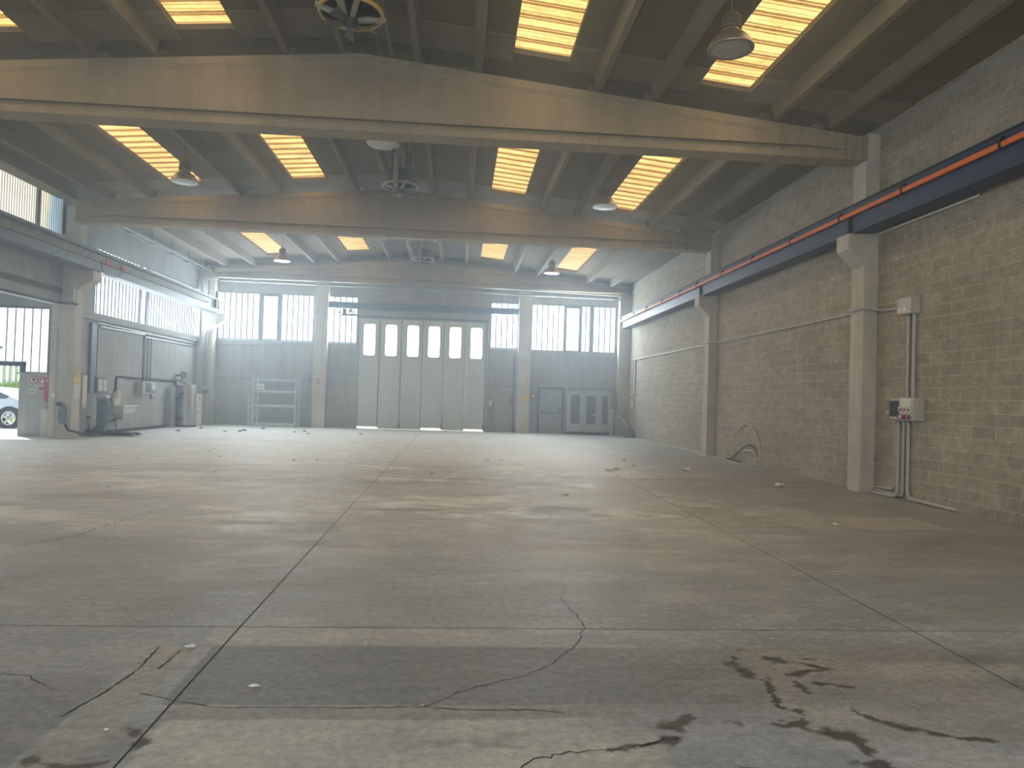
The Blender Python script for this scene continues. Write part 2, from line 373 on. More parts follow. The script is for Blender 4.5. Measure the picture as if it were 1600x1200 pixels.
# ------------------------------------------------------------ floor
def value_noise(x, y, seed, sx, sy, octs=4):
    r = np.random.RandomState(seed); out = 0; amp = 1; tot = 0
    for o in range(octs):
        T = r.rand(64, 64); u = x * sx * 2 ** o; v = y * sy * 2 ** o
        i = np.floor(u).astype(int); j = np.floor(v).astype(int); a = u - i; b = v - j
        a = a * a * (3 - 2 * a); b = b * b * (3 - 2 * b)
        g = lambda p, q: T[p % 64, q % 64]
        out = out + amp * (g(i, j) * (1 - a) * (1 - b) + g(i + 1, j) * a * (1 - b) + g(i, j + 1) * (1 - a) * b + g(i + 1, j + 1) * a * b)
        tot += amp; amp *= .55
    return out / tot
def build_floor():
    xs = np.concatenate([np.arange(-17, -4, .12), np.arange(-4, 4.2, .016), np.arange(4.2, XR + .1, .06)]); xs[-1] = XR + .1
    ys = np.concatenate([np.arange(YF, 2.4, .4), np.arange(2.4, 5.2, .014), np.arange(5.2, 12, .05), np.arange(12, 33.3, .15)]); ys[-1] = 33.25
    X, Y = np.meshgrid(xs, ys); nx, ny = len(xs), len(ys)
    co = np.stack([X, Y, np.zeros_like(X)], -1).reshape(-1, 3)
    i = np.arange(ny - 1)[:, None] * nx + np.arange(nx - 1)[None]
    q = np.stack([i, i + 1, i + 1 + nx, i + nx], -1).reshape(-1, 4)
    # worn colours and painted-in brightness, laid in floor coordinates
    w1 = value_noise(X + 40, Y + 40, 1, .35, .5, 5); w2 = value_noise(X + 40, Y + 40, 2, .9, 2.2, 5); w3 = value_noise(X + 40, Y + 40, 3, 3, 3.2, 4); w4 = value_noise(X + 40, Y + 40, 5, 9, 9, 4); w5 = value_noise(X + 40, Y + 40, 6, 16, 22, 3)
    base = np.stack([np.full_like(X, .325), np.full_like(X, .345), np.full_like(X, .352)], -1)
    def blend(c, mask):
        nonlocal base
        base = base * (1 - mask[..., None]) + np.array(c) * mask[..., None]
    sm = lambda a, b, t: np.clip((t - a) / (b - a), 0, 1) ** 2 * (3 - 2 * np.clip((t - a) / (b - a), 0, 1))
    def rect(x0, x1, y0, y1, s=.04, j=.05):
        xj = X + (w3 - .5) * j; yj = Y + (w3 - .5) * j
        return sm(x0 - s, x0 + s, xj) * (1 - sm(x1 - s, x1 + s, xj)) * sm(y0 - s, y0 + s, yj) * (1 - sm(y1 - s, y1 + s, yj))
    blend((.25, .25, .245), sm(.50, .72, w1) * .6); blend((.37, .355, .345), sm(.5, .7, value_noise(X + 40, Y + 40, 21, .7, .7, 4)) * .5)
    blend((.47, .475, .47), sm(.52, .68, w2) * .55)
    blend((.56, .575, .57), sm(5.2, 9, Y) * (1 - sm(2.5, 6, X) * .7) * (.35 + .45 * value_noise(X + 40, Y + 40, 31, 2.2, 3, 5)))  # brighter light on the mid floor, put into the base colour
    blend((.27, .27, .26), sm(.56, .68, value_noise(X + 40, Y + 40, 33, .6, 1.3, 6)) * sm(6, 8, Y) * (1 - sm(17, 20, Y)) * .6)
    # pale dusty drifts in the middle distance
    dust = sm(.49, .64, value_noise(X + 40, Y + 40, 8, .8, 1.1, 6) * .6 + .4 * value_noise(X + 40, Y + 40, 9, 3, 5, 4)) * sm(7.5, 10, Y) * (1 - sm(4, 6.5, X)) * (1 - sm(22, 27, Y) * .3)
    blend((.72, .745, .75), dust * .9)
    far = sm(14, 19, Y) * (1 - sm(3, 6, X)); blend((.68, .73, .75), far * .8)  # far floor paled for dust and for window reflections painted into the colour
    left = (1 - sm(-7, -4.5, X)) * sm(9, 13, Y) * (1 - sm(20.5, 22, Y)); blend((.62, .63, .62), left * .45)  # reflected window light on the left floor, laid in as paler colour
    blend((.72, .715, .68), (np.exp(-((Y - 14.35 - .06 * (w3 - .5)) / .09) ** 2)) * sm(-5.5, -4.5, X) * (1 - sm(1.2, 2.4, X)) * (.4 + w2 * .6))
    blend((.19, .195, .195), np.exp(-(((X + 3.2) / 1.7) ** 2 + ((Y - 13.2) / .5) ** 2)) * .55 * sm(.3, .6, w2))
    blend((.20, .195, .185), rect(1.0, 2.0, 9.7, 10.5, .15, .5) * .65)
    blend((.245, .205, .175), rect(.5, 2.2, 7.6, 8.9, .2, .3) * .35)
    blend((.49, .47, .41), rect(.9, 2.3, 7.0, 7.6, .08, .4) * .5)
    # right hand side: dull brown, with a pale lozenge
    blend((.29, .285, .27), sm(2.5, 5.0, X) * sm(5, 8, Y) * .4)
    blend((.50, .47, .40), rect(5.45, 6.75, 9.1, 10.1, .03, .05) * (1 - sm(0, .5, (X - 5.6) * .55 - (Y - 9.15) + .0) * .0) * .75)
    blend((.44, .42, .36), rect(3.6, 4.8, 9.3, 10.4, .12, .5) * .4)
    # foreground
    blend((.44, .43, .39), rect(-1.55, .28, 4.62, 4.94, .03, .05) * .6)
    damp = rect(-1.46, 6, 3.72, 4.58, .012, .03)
    blend((.195, .20, .198), damp * (1 - sm(.6, 2.0, X) * .75) * .85)
    blend((.265, .26, .235), rect(-1.4, .95, 3.56, 3.71, .01, .03) * .7)
    pale = rect(-1.34, 1.0, 2.3, 3.56, .012, .06) * (1 - sm(3.25, 3.45, Y) * sm(.3, 1.0, X))
    blend((.47, .46, .41), pale * .85); blend((.27, .27, .25), pale * sm(.55, .62, w3) * sm(.5, .6, w2) * .7)
    blend((.20, .20, .19), (1 - sm(-1.85, -1.80, X + (w3 - .5) * .03)) * sm(-4, -2, X) * (1 - sm(3.9, 4.3, Y)) * .75)
    blend((.33, .315, .265), rect(-1.79, -1.55, 3.0, 4.55, .015, .03) * .7)
    blend((.20, .19, .18), rect(-1.56, -1.38, 2.8, 3.55, .05, .2) * .6 * sm(.35, .55, w3))
    blend((.36, .335, .28), rect(1.78, 3.2, 3.3, 4.55, .02, .05) * .45)
    blend((.47, .45, .40), rect(2.6, 3.6, 4.05, 4.3, .05, .2) * .5)
    blend((.40, .31, .10), (rect(3.95, 4.6, 5.4, 5.47, .01, .01) + rect(4.05, 4.5, 5.28, 5.33, .01, .01)) * sm(.4, .6, w4) * .5)
    # dark damp stains: chains of blobs
    stain = np.zeros_like(X)
    def chain(pts, r, wob=.6):
        nonlocal stain
        r = r if isinstance(r, list) else [r] * len(pts)
        for k in range(len(pts) - 1):
            (ax, ay), (bx, by) = pts[k], pts[k + 1]; L2 = (bx - ax) ** 2 + (by - ay) ** 2 + 1e-9
            t = np.clip(((X - ax) * (bx - ax) + (Y - ay) * (by - ay)) / L2, 0, 1)
            d = np.hypot(X - ax - t * (bx - ax), Y - ay - t * (by - ay)) + (w5 - .5) * .11 + (w4 - .5) * .03 + (w3 - .5) * .02
            rad = (r[k] + (r[k + 1] - r[k]) * t) * 1.35 + .002
            stain = np.maximum(stain, 1 - sm(rad * .3, rad * 1.0 + .004, d))
    chain([(1.88, 4.53), (1.80, 4.45), (1.74, 4.28)], [.008, .012, .03]); chain([(1.74, 4.3), (1.77, 4.12), (1.84, 4.02)], [.045, .05, .012])
    chain([(1.84, 4.02), (1.79, 3.85), (1.76, 3.68)], [.010, .008, .004])
    chain([(2.0, 4.38), (2.14, 4.33), (2.2, 4.3)], [.04, .035, .02]); chain([(2.1, 4.39), (2.3, 4.38), (2.45, 4.37)], [.01, .008, .004])
    chain([(2.18, 4.3), (2.29, 4.22)], [.01, .03]); chain([(2.3, 4.22), (2.1, 4.16), (2.0, 4.10)], [.03, .03, .018]); chain([(2.0, 4.10), (2.01, 3.98), (2.0, 3.9)], [.012, .035, .02])
    chain([(2.06, 4.0), (2.22, 3.98), (2.31, 3.93)], [.008, .01, .008])
    chain([(2.15, 3.68), (2.14, 3.60), (2.2, 3.52)], [.02, .018, .014]); chain([(2.2, 3.52), (2.27, 3.44), (2.36, 3.44)], [.012, .03, .02]); chain([(2.36, 3.44), (2.44, 3.36), (2.62, 3.31), (2.75, 3.24)], [.022, .012, .018, .006])
    chain([(1.22, 3.56), (1.12, 3.47)], [.02, .05]); chain([(1.12, 3.47), (.98, 3.46)], [.04, .012]); chain([(1.12, 3.36), (1.0, 3.31), (.86, 3.27), (.74, 3.25)], [.018, .016, .010, .006]); chain([(1.0, 3.31), (1.08, 3.34)], .028)
    chain([(1.42, 3.54), (1.47, 3.48)], [.02, .025]); chain([(1.63, 3.48), (1.78, 3.5), (1.84, 3.6)], [.02, .03, .01]); chain([(1.78, 3.42), (1.95, 3.36)], [.03, .05]); chain([(1.95, 3.36), (1.98, 3.2)], [.03, .02]); chain([(1.84, 3.66), (1.82, 3.58), (1.74, 3.56)], [.012, .014, .006])
    chain([(2.0, 3.1), (1.86, 3.12), (1.98, 3.02)], [.02, .02, .03]); chain([(1.3, 3.05), (1.36, 3.0)], [.02, .03])
    chain([(-1.8, 3.2), (-1.6, 3.12), (-1.45, 3.16)], [.01, .02, .012]); chain([(-1.45, 3.44), (-1.36, 3.36), (-1.38, 3.28)], [.015, .02, .01])
    blend((.055, .054, .045), np.clip(stain, 0, 1) * .88)
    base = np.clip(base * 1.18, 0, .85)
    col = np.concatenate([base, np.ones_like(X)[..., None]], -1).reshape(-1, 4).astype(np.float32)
    # ribbons: saw-cut joints and cracks lying in the surface
    rv = []; rf = []; rm = []
    def ribbon(pts, w, m=1, jit=0, step=.03):
        P = []
        for k in range(len(pts) - 1):
            a, b = np.array(pts[k], float), np.array(pts[k + 1], float); n_ = max(1, int(np.hypot(*(b - a)) / step)) if jit else 1
            for t in range(n_): P.append(a + (b - a) * t / n_)
        P.append(np.array(pts[-1], float)); P = np.array(P)
        if jit: P[1:-1] += (np.random.RandomState(len(P)).rand(len(P) - 2, 2) - .5) * jit
        o = len(co) + len(rv)
        for k in range(len(P)):
            d = P[min(k + 1, len(P) - 1)] - P[max(k - 1, 0)]; d = d / (np.hypot(*d) + 1e-9); nn = np.array([-d[1], d[0]])
            ww = w * (.45 + 1.1 * random.random()) if jit else w
            rv.append((*(P[k] - nn * ww / 2), .0012)); rv.append((*(P[k] + nn * ww / 2), .0012))
        for k in range(len(P) - 1): rf.append((o + 2 * k, o + 2 * k + 2, o + 2 * k + 3, o + 2 * k + 1)); rm.append(m)
    ribbon([(-1.38, 2.4), (-1.42, 5.0), (-1.47, 10), (-1.55, 33)], .010)
    ribbon([(3.28, 2.4), (3.38, 7), (3.45, 14), (3.55, 33)], .009)
    ribbon([(-17, 4.98), (XR, 4.93)], .007); ribbon([(-17, 14.2), (XR, 14.55)], .03); ribbon([(-17, 23.3), (XR, 23.5)], .03)
    ribbon([(.93, 6.5), (.99, 6.1), (.87, 5.7)], .006, 2, .03); ribbon([(.87, 5.7), (.93, 5.2), (.94, 4.98), (.83, 4.66), (.62, 4.3), (.42, 4.1), (.1, 3.92), (-.13, 3.70)], .006, 1, .025)
    ribbon([(-.13, 3.70), (-.5, 3.69), (-.9, 3.70), (-1.18, 3.70), (-1.45, 3.80), (-1.62, 3.88)], .006, 1, .012); ribbon([(-.13, 3.7), (.1, 3.66), (.42, 3.66), (.6, 3.63)], .007, 1, .014)
    ribbon([(-1.79, 4.56), (-1.76, 4.2), (-1.79, 3.9), (-1.86, 3.6)], .010, 1, .008); ribbon([(-1.64, 4.50), (-1.65, 4.2)], .009, 1, .006)
    ribbon([(-2.9, 4.4), (-2.6, 4.18), (-2.3, 4.1), (-2.1, 3.95)], .005, 1, .02); ribbon([(-4.3, 7.3), (-4.0, 7.9), (-3.9, 9.4), (-3.4, 11)], .010, 1, .05)
    ribbon([(.30, 3.0), (.36, 3.15), (.55, 3.22), (.8, 3.25)], .008, 1, .03); ribbon([(.86, 3.27), (1.1, 3.36)], .012, 1, .03)
    me = bpy.data.meshes.new('floor'); allv = np.concatenate([co, np.array(rv)]); nq = len(q); allf = np.concatenate([q, np.array(rf)])
    me.vertices.add(len(allv)); me.vertices.foreach_set('co', allv.ravel().astype(np.float32))
    me.loops.add(len(allf) * 4); me.loops.foreach_set('vertex_index', allf.ravel().astype(np.int32))
    me.polygons.add(len(allf)); me.polygons.foreach_set('loop_start', np.arange(0, len(allf) * 4, 4, dtype=np.int32)); me.polygons.foreach_set('loop_total', np.full(len(allf), 4, np.int32))
    for k in ('floor', 'joint', 'crackl'): me.materials.append(MT[k])
    me.polygons.foreach_set('material_index', np.concatenate([np.zeros(nq, np.int32), np.array(rm, np.int32)]))
    me.update(calc_edges=True)
    ca = me.color_attributes.new('wear_and_light', 'FLOAT_COLOR', 'POINT'); ca.data.foreach_set('color', np.concatenate([col, np.tile(np.array([[.1, .1, .1, 1]], np.float32), (len(rv), 1))]).ravel())
    o = bpy.data.objects.new('floor', me); COL.objects.link(o); struct(o, 'stained grey concrete floor with saw-cut joints and cracks')
build_floor()

# ground outside
g = MB(); g.box(-80, XL - 5.25, -30, 60, -.3, -.02); g.box(XL - 5.25, 30, YB + .3, 60, -.3, -.02); g.box(XL - 5.25, XL - .2, 23.0, YB + .3, -.3, -.02)
struct(g.build('ground', 'asphalt'), 'sunlit asphalt yard outside the open side door')

# ------------------------------------------------------------ walls
b = MB(); b.box(XR, XR + .25, YF, YB + .25, 0, 7.4)
struct(b.build('wall_right', 'block'), 'grey-brown concrete block wall')
b = MB(); b.box(XR - .008, XR, 9.3, 32, 0, .0)
# back wall with openings
b = MB()
zb0, zb1 = 3.88, 6.05
b.box(XL - .2, -4.68, YB, YB + .22, 0, zb0); b.box(1.24, XR + .2, YB, YB + .22, 0, zb0)
b.box(XL - .2, XR + .2, YB, YB + .22, zb1, 8.1)
for x0, x1 in ((XL - .2, -11.0), (-6.72, -6.08), (-4.73, -4.68), (1.24, 1.40), (2.70, 3.33), (7.35, XR + .2)): b.box(x0, x1, YB, YB + .22, zb0, zb1)
b.box(-4.68, 1.24, YB, YB + .22, 5.08, zb1)
wb = struct(b.build('wall_back', 'panel'), 'grey concrete panel wall with high windows and a folding door')
t = MB(); t.box(XL, -6.6, YB - .07, YB - .001, 3.66, 3.80); t.box(3.34, XR - .55, YB - .07, YB - .001, 3.66, 3.80)
t.build('ledge', 'ledge', wb)
t = MB(); t.box(XL, -4.7, YB - .006, YB, 2.13, 2.15); t.box(1.26, XR - .5, YB - .006, YB, 2.13, 2.15)
t.build('panel_joint', 'seam', wb)
# left wall: bay 3 solid with windows, bay 2 lintel over the side opening
b = MB()
b.box(XL - .22, XL, 22.3, YB + .2, 0, 3.92); b.box(XL - .22, XL, 21.9, YB + .2, 6.10, 7.6)
b.box(XL - .22, XL, 22.3, 23.75, 3.92, 6.10); b.box(XL - .22, XL, 33.0, YB + .2, 3.92, 6.10)
b.box(XL - .3, XL - .02, YF, 22.0, 4.04, 5.98); b.box(XL - .3, XL - .02, YF, 13.4, 5.98, 7.6)
b.box(XL - .3, XL - .02, 13.4, 22.0, 7.22, 7.6)
wl = struct(b.build('wall_left', 'panel'), 'streaked grey concrete wall with window band')
t = MB(); t.box(XL, XL + .09, 22.5, 32.7, 3.70, 3.90); t.build('ledge', 'ledge', wl)
t = MB(); t.box(XL, XL + .006, 22.5, 32.7, 1.93, 1.945); t.box(XL, XL + .02, 27.42, 27.50, 1.93, 3.7); t.build('panel_joint', 'seam', wl)
t = MB(); t.box(XL - .3, XL - .01, YF, 21.9, 3.96, 4.04); t.build('lintel_edge', 'ledge', wl)
b = MB(); b.box(XL - 6, XR + .25, YF - .2, YF, 0, 3.4); b.box(XL - 6, XR + .25, YF - .2, YF, 6.1, 8.1)
b.box(XL - 6, -10.5, YF - .2, YF, 3.4, 6.1); b.box(6.7, XR + .25, YF - .2, YF, 3.4, 6.1)
struct(b.build('wall_front', 'panel'))
# side annex
AY = 22.6
b = MB(); b.box(-12.45, XL - .2, AY, AY + .2, 0, 4.3)                                    # right of the glazing
b.box(-17.2, -12.45, AY, AY + .2, 3.92, 4.3)
b.box(-13.28, -12.45, AY - .02, AY + .2, 0, 1.90)
b.box(-17.2, -15.6, AY, AY + .2, 0, 4.0)
b.box(-17.2, -17.0, YF, AY + .2, 0, 1.0); b.box(-17.2, -17.0, YF, AY + .2, 3.6, 4.4); b.box(-17.2, -17.0, YF, 2, 1.0, 3.6); b.box(-17.2, -17.0, 20.5, AY, 1.0, 3.6)
wa = struct(b.build('wall_annex', 'panel'), 'low grey side room wall with fire signs beside the open door')
t = MB(); t.box(-13.34, -12.3, AY - .09, AY, 1.885, 1.925); t.build('capping', 'ledge', wa)
b = MB(); b.box(-17.2, XL - .01, YF, AY + .2, 4.28, 4.45); struct(b.build('ceiling_annex', 'slab'))
# door frame of the annex
fr = MB(); fr.box(-15.6, -13.12, AY - .03, AY + .08, 2.12, 2.26); fr.box(-13.28, -13.12, AY - .03, AY + .08, 1.93, 2.26); fr.box(-15.6, -15.5, AY - .03, AY + .08, 0, 2.12)
struct(fr.build('door_3', 'steelblue'), 'dark steel frame of the open side doorway')

# ------------------------------------------------------------ windows (frame and glazed strips)
wn = [0]
def window_back(x0, x1, z0, z1, muls, seams_between, y=YB + .05, clear=(), label=None):
    wn[0] += 1
    r = MB(); r.box(x0, x1, y - .02, y + .08, z1 - .04, z1); r.box(x0, x1, y - .02, y + .08, z0, z0 + .04); r.box(x0, x0 + .04, y - .02, y + .08, z0, z1); r.box(x1 - .04, x1, y - .02, y + .08, z0, z1)
    for a, c in muls: r.box(a, c, y - .05, y + .08, z0, z1)
    o = struct(r.build('window_%d' % wn[0], 'frame'), label)
    p = MB(); s = MB(); edges = [x0] + [v for m in muls for v in m] + [x1]
    for k in range(0, len(edges), 2):
        a, c = edges[k], edges[k + 1]; p.box(a + .01, c - .01, y + .02, y + .05, z0 + .03, z1 - .03)
        if k // 2 in clear: s.box(a, c, y - .01, y + .06, z1 - .13, z1 - .03); s.box(a, c, y - .01, y + .06, z0 + .03, z0 + .06); continue
        n = max(2, round((c - a) / .26)); step = (c - a) / n
        for q in range(1, n): s.box(a + q * step - .022, a + q * step + .022, y - .02, y + .02, z0 + .03, z1 - .03)
    p.build('pane', 'pane', o); s.build('glazing_bar', 'seam', o)
    return o
window_back(-11.0, -6.72, 3.9, 6.05, [(-9.19, -8.99), (-8.36, -8.16)], None, clear=(1,), label='wide strip-glazed window left of the folding door')
window_back(-6.08, -4.73, 3.9, 6.05, [], None, label='narrow strip-glazed window touching the folding door on its left')
window_back(1.40, 2.70, 3.9, 6.05, [], None, label='narrow strip-glazed window touching the folding door on its right')
window_back(3.33, 7.35, 3.86, 6.05, [(4.86, 4.99), (5.58, 5.72), (6.09, 6.28)], None, clear=(1,), label='wide strip-glazed window next to the block wall corner')
def window_side(x, y0, y1, z0, z1, muls, pane, step, bar, label, clear=()):
    wn[0] += 1
    r = MB(); r.box(x - .08, x, y0, y1, z1 - .04, z1); r.box(x - .08, x, y0, y1, z0, z0 + .04); r.box(x - .08, x, y0, y0 + .04, z0, z1); r.box(x - .08, x, y1 - .04, y1, z0, z1)
    for a, c in muls: r.box(x - .08, x + .02, a, c, z0, z1)
    o = struct(r.build('window_%d' % wn[0], 'frame'), label)
    p = MB(); s = MB(); edges = [y0] + [v for m in muls for v in m] + [y1]
    for k in range(0, len(edges), 2):
        a, c = edges[k], edges[k + 1]; p.box(x - .06, x - .04, a + .01, c - .01, z0 + .03, z1 - .03)
        if bar and k // 2 not in clear:
            n = max(1, round((c - a) / step)); st = (c - a) / n
            for q in range(1, n): s.box(x - .045, x - .045 + bar, a + q * st - .026, a + q * st + .026, z0 + .03, z1 - .03)
    p.build('pane', pane, o)
    if bar: s.build('glazing_bar', 'railgrey', o)
    return o
window_side(XL - .06, 23.75, 33.0, 3.92, 6.10, [(27.05, 27.20), (27.62, 27.85)], 'pane_side', .26, .03, 'long strip-glazed window above the sink and boiler', clear=(1,))
window_side(XL - .06, 13.4, 22.2, 5.98, 7.22, [(16.9, 17.0), (20.55, 20.67)], 'pane_upper', .3, 0, 'high corrugated window at the upper left above the crane rail')
window_side(-17.0, 2, 20.5, 1.0, 3.6, [(8, 8.1), (14, 14.1)], 'pane_side', .5, .05, None)  # unseen annex glazing, added so its glow lights the main floor
# annex glazing facing the camera
wn[0] += 1
r = MB(); r.box(-15.6, -12.45, AY - .02, AY + .08, 3.88, 3.95); r.box(-13.12, -12.45, AY - .02, AY + .08, 1.90, 1.96); r.box(-12.50, -12.45, AY - .02, AY + .08, 1.93, 3.9)
o = struct(r.build('window_%d' % wn[0], 'frame'), 'strip-glazed window over the open side doorway')
p = MB(); p.box(-15.6, -13.12, AY + .02, AY + .05, 2.26, 3.88); p.box(-13.12, -12.5, AY + .02, AY + .05, 1.95, 3.88); p.build('pane', 'pane_side', o)
s = MB(); x = -12.74
while x > -15.5: s.box(x - .013, x + .013, AY + .0, AY + .03, 2.26 if x < -13.14 else 1.95, 3.88); x -= .245
s.build('glazing_bar', 'seam', o)
wn[0] += 1
r = MB()
for a, c in ((-10.5, -7), (-6.8, -3.5), (-3.3, 0), (.2, 3.3), (3.5, 6.7)): r.box(a, c, YF - .15, YF - .1, 3.4, 6.1)  # unseen glowing panes, added behind the camera to brighten the near floor
o = struct(r.build('window_%d' % wn[0], 'fill_front'))

# ------------------------------------------------------------ roof: slabs, ribs, skylights, edge ledge
SKX = [(-8.5, -7.55), (-5.07, -4.07), (.80, 1.82), (4.20, 5.17)]
BAYS = [(YF, 12.9), (13.3, 21.6), (21.9, 33.0)]
def slab_strip(mb, x0, x1, y0, y1, th=.10, dz=0):
    xs = [x0] + ([RX] if x0 < RX < x1 else []) + [x1]
    for a, c in zip(xs[:-1], xs[1:]):
        mb.prism([(a, zslab(a) + dz), (c, zslab(c) + dz), (c, zslab(c) + th + dz), (a, zslab(a) + th + dz)], 1, y0, y1)
d = MB(); ex = [XL - .3] + [v for s_ in SKX for v in s_] + [XR + .3]
SKY_Y = [(4.6, 12.6), (13.9, 21.3), (22.6, 31.7)]
for k in range(0, len(ex), 2): slab_strip(d, ex[k], ex[k + 1], YF - .2, YB + .3)
for a, c in SKX:
    for y0, y1 in ((YF - .2, 4.6), (12.6, 13.9), (21.3, 22.6), (31.7, YB + .3)): slab_strip(d, a, c, y0, y1)
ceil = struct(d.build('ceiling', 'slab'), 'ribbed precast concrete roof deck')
RIBS = [-10.45, -9.25, -6.62, -5.57, -3.28, -2.28, -.93, .18, 2.42, 3.50, 5.82, 6.92]
for (y0, y1) in BAYS:
    for x in RIBS:
        r = MB(); zb = zrib(x)
        y1_ = 32.45 if y1 > 30 else y1
        r.prism([(x - .055, zb), (x + .055, zb), (x + .10, zslab(x) + .02), (x - .10, zslab(x) + .02)], 1, y0, y1_)
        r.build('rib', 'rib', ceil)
tr = MB()
for (x0, x1) in zip(ex[0::2], ex[1::2]):
    xs = [x0] + ([RX] if x0 < RX < x1 else []) + [x1]
    for a, c in zip(xs[:-1], xs[1:]):
        for y0, y1 in ((12.0, 12.9), (20.7, 21.6)):
            tr.prism([(a, zslab(a) - .02), (c, zslab(c) - .02), (c, zslab(c) + .01), (a, zslab(a) + .01)], 1, y0, y1)
tr.build('pale_end_strip', 'rib', ceil)
b = MB(); b.box(XR - .012, XR + .01, YF, 13.02, 6.785, 6.975); b.box(XR - .012, XR + .01, 13.46, 21.5, 6.785, 6.975); b.box(XR - .012, XR + .01, 21.92, 32.6, 6.785, 6.975)
struct(b.build('trim_1', 'ledge'), 'pale smooth course near the top of the block wall')
b = MB(); b.box(XL, XL + .12, YF, 21.9, 7.18, 7.5); b.box(XL, -11.25, 13.4, 21.5, 7.0, 7.3); struct(b.build('trim_2', 'rib'))
# corrugated skylight sheets
def sheet(a, c, y0, y1):
    y0 -= .12; y1 += .12; v = []; n = int((y1 - y0) / .02); fs = []
    for i in range(n + 1):
        y = y0 + (y1 - y0) * i / n; h = .016 * math.sin(2 * math.pi * y / .15)
        v += [(a - .05, y, zslab(a - .05) + .115 + h), (c + .05, y, zslab(c + .05) + .115 + h)]
    for i in range(n): fs.append((2 * i, 2 * i + 1, 2 * i + 3, 2 * i + 2))
    return MB().add(v, fs)
colname = ['far left', 'centre-left', 'centre-right', 'far right']
bayname = ['cut by the top of the photo', 'between the two big beams', 'in the far bay by the end wall']
for bi, (y0, y1) in enumerate(SKY_Y):
    for si, (a, c) in enumerate(SKX):
        lab = 'corrugated amber skylight in the %s row, %s' % (colname[si], bayname[bi])
        o = sheet(a, c, y0, y1).build('skylight', 'amber', None, ((a + c) / 2, (y0 + y1) / 2, zslab((a + c) / 2)))
        tag(o, lab, 'skylight', 'amber roof skylights')
        md = o.modifiers.new('thick', 'SOLIDIFY'); md.thickness = .004

# ------------------------------------------------------------ concrete beams
def beam(y0, label, x0=XL + .3, x1=7.70, zbot=6.37, w=.44):
    m = MB(); y1 = y0 + w; c = (y0 + y1) / 2
    def sec(x, solid):
        zt = zrib(x) - .002
        if solid: rc = .001; gr = .012
        else: rc = .04; gr = .13
        pr = [(y0, zbot), (y0, zbot + .12), (y0 + gr, zbot + .125), (y0 + gr, zbot + .235 - .06 * solid), (y0 + rc, zbot + .24 - .06 * solid), (y0 + rc, zt - .20), (y0 + .001, zt - .13), (y0 + .001, zt)]
        pr = pr + [(y1 - (yy - y0), zz) for yy, zz in pr[::-1]]
        return [(x, yy, zz) for yy, zz in pr]
    xs = [x0, x0 + .5, x0 + .9, -6, RX, 2, x1 - 1.0, x1 - .45, x1]
    secs = [sec(x, x < x0 + .6 or x > x1 - .5) for x in xs]; n = len(secs[0])
    vs_ = [p for s_ in secs for p in s_]; fs = [tuple(range(n)), tuple(range((len(xs) - 1) * n, len(xs) * n))[::-1]]
    for i in range(len(xs) - 1):
        for k in range(n):
            a = i * n + k; b_ = i * n + (k + 1) % n; fs.append((a, a + n, b_ + n, b_))
    m.add(vs_, fs)
    o = m.build('concrete_beam', 'beam', None, ((x0 + x1) / 2, c, zbot))
    return tag(o, label, 'beam')
beam(13.0, 'large pitched concrete roof beam nearest the camera, stained at its right end')
beam(21.5, 'pitched concrete roof beam in the middle carrying the tube lamp', x0=-11.3)
beam(32.45, 'farthest pitched concrete roof beam, above the end wall windows', x0=XL + .1, zbot=6.62)

# ------------------------------------------------------------ concrete columns
def column_side(x_wall, x_face, x_tip, y0, y1, ztop, label, zt=4.95, s=1):
    o = thing('concrete_column', ((x_wall + x_face) / 2, (y0 + y1) / 2, 0), label, 'column')
    m = MB(); m.box(min(x_wall, x_face), max(x_wall, x_face), y0, y1, 0, ztop); m.build('shaft', 'column', o, bevel=.012)
    if x_tip is not None:
        c = MB(); c.prism([(x_face - (x_face - x_wall) * .2, zt), (x_tip, zt), (x_tip, zt - .30), (x_face, zt - .62), (x_face - (x_face - x_wall) * .2, zt - .62)], 1, y0 + .003, y1 - .003)
        c.build('corbel', 'column', o, bevel=.008)
    return o
column_side(XR, 7.68, 7.36, 13.02, 13.46, 6.90, 'right wall concrete column nearest the camera, beside the switch box')
column_side(XR, 7.70, 7.36, 21.5, 21.92, 6.88, 'right wall concrete column by the hose coil')
column_side(XR, 7.42, None, 32.66, YB, 6.6, 'corner concrete column where the block wall meets the end wall')
column_side(-12.05, -11.38, -10.92, 21.9, 22.36, 6.90, 'wide left concrete column carrying the warning triangle', zt=5.03)
column_side(XL, -11.02, -10.55, 32.62, YB, 6.6, 'corner concrete column behind the boiler tank', zt=5.0)
o = column_side(XL - .2, -11.3, -10.92, 12.98, 13.44, 6.90, 'left concrete column outside the frame', zt=5.03)
bpy.data.objects.remove(o.children[0]); [bpy.data.objects.remove(k) for k in list(o.children)]; bpy.data.objects.remove(o)
for (x0, x1, lab) in ((-6.60, -6.02, 'end wall concrete column left of the folding door'), (2.70, 3.31, 'end wall concrete column right of the folding door')):
    m = MB(); m.box(x0, x1, 32.74, YB - .001, 0, 6.62); tag(m.build('concrete_column', 'column', None, ((x0 + x1) / 2, 32.9, 0), bevel=.012), lab, 'column')

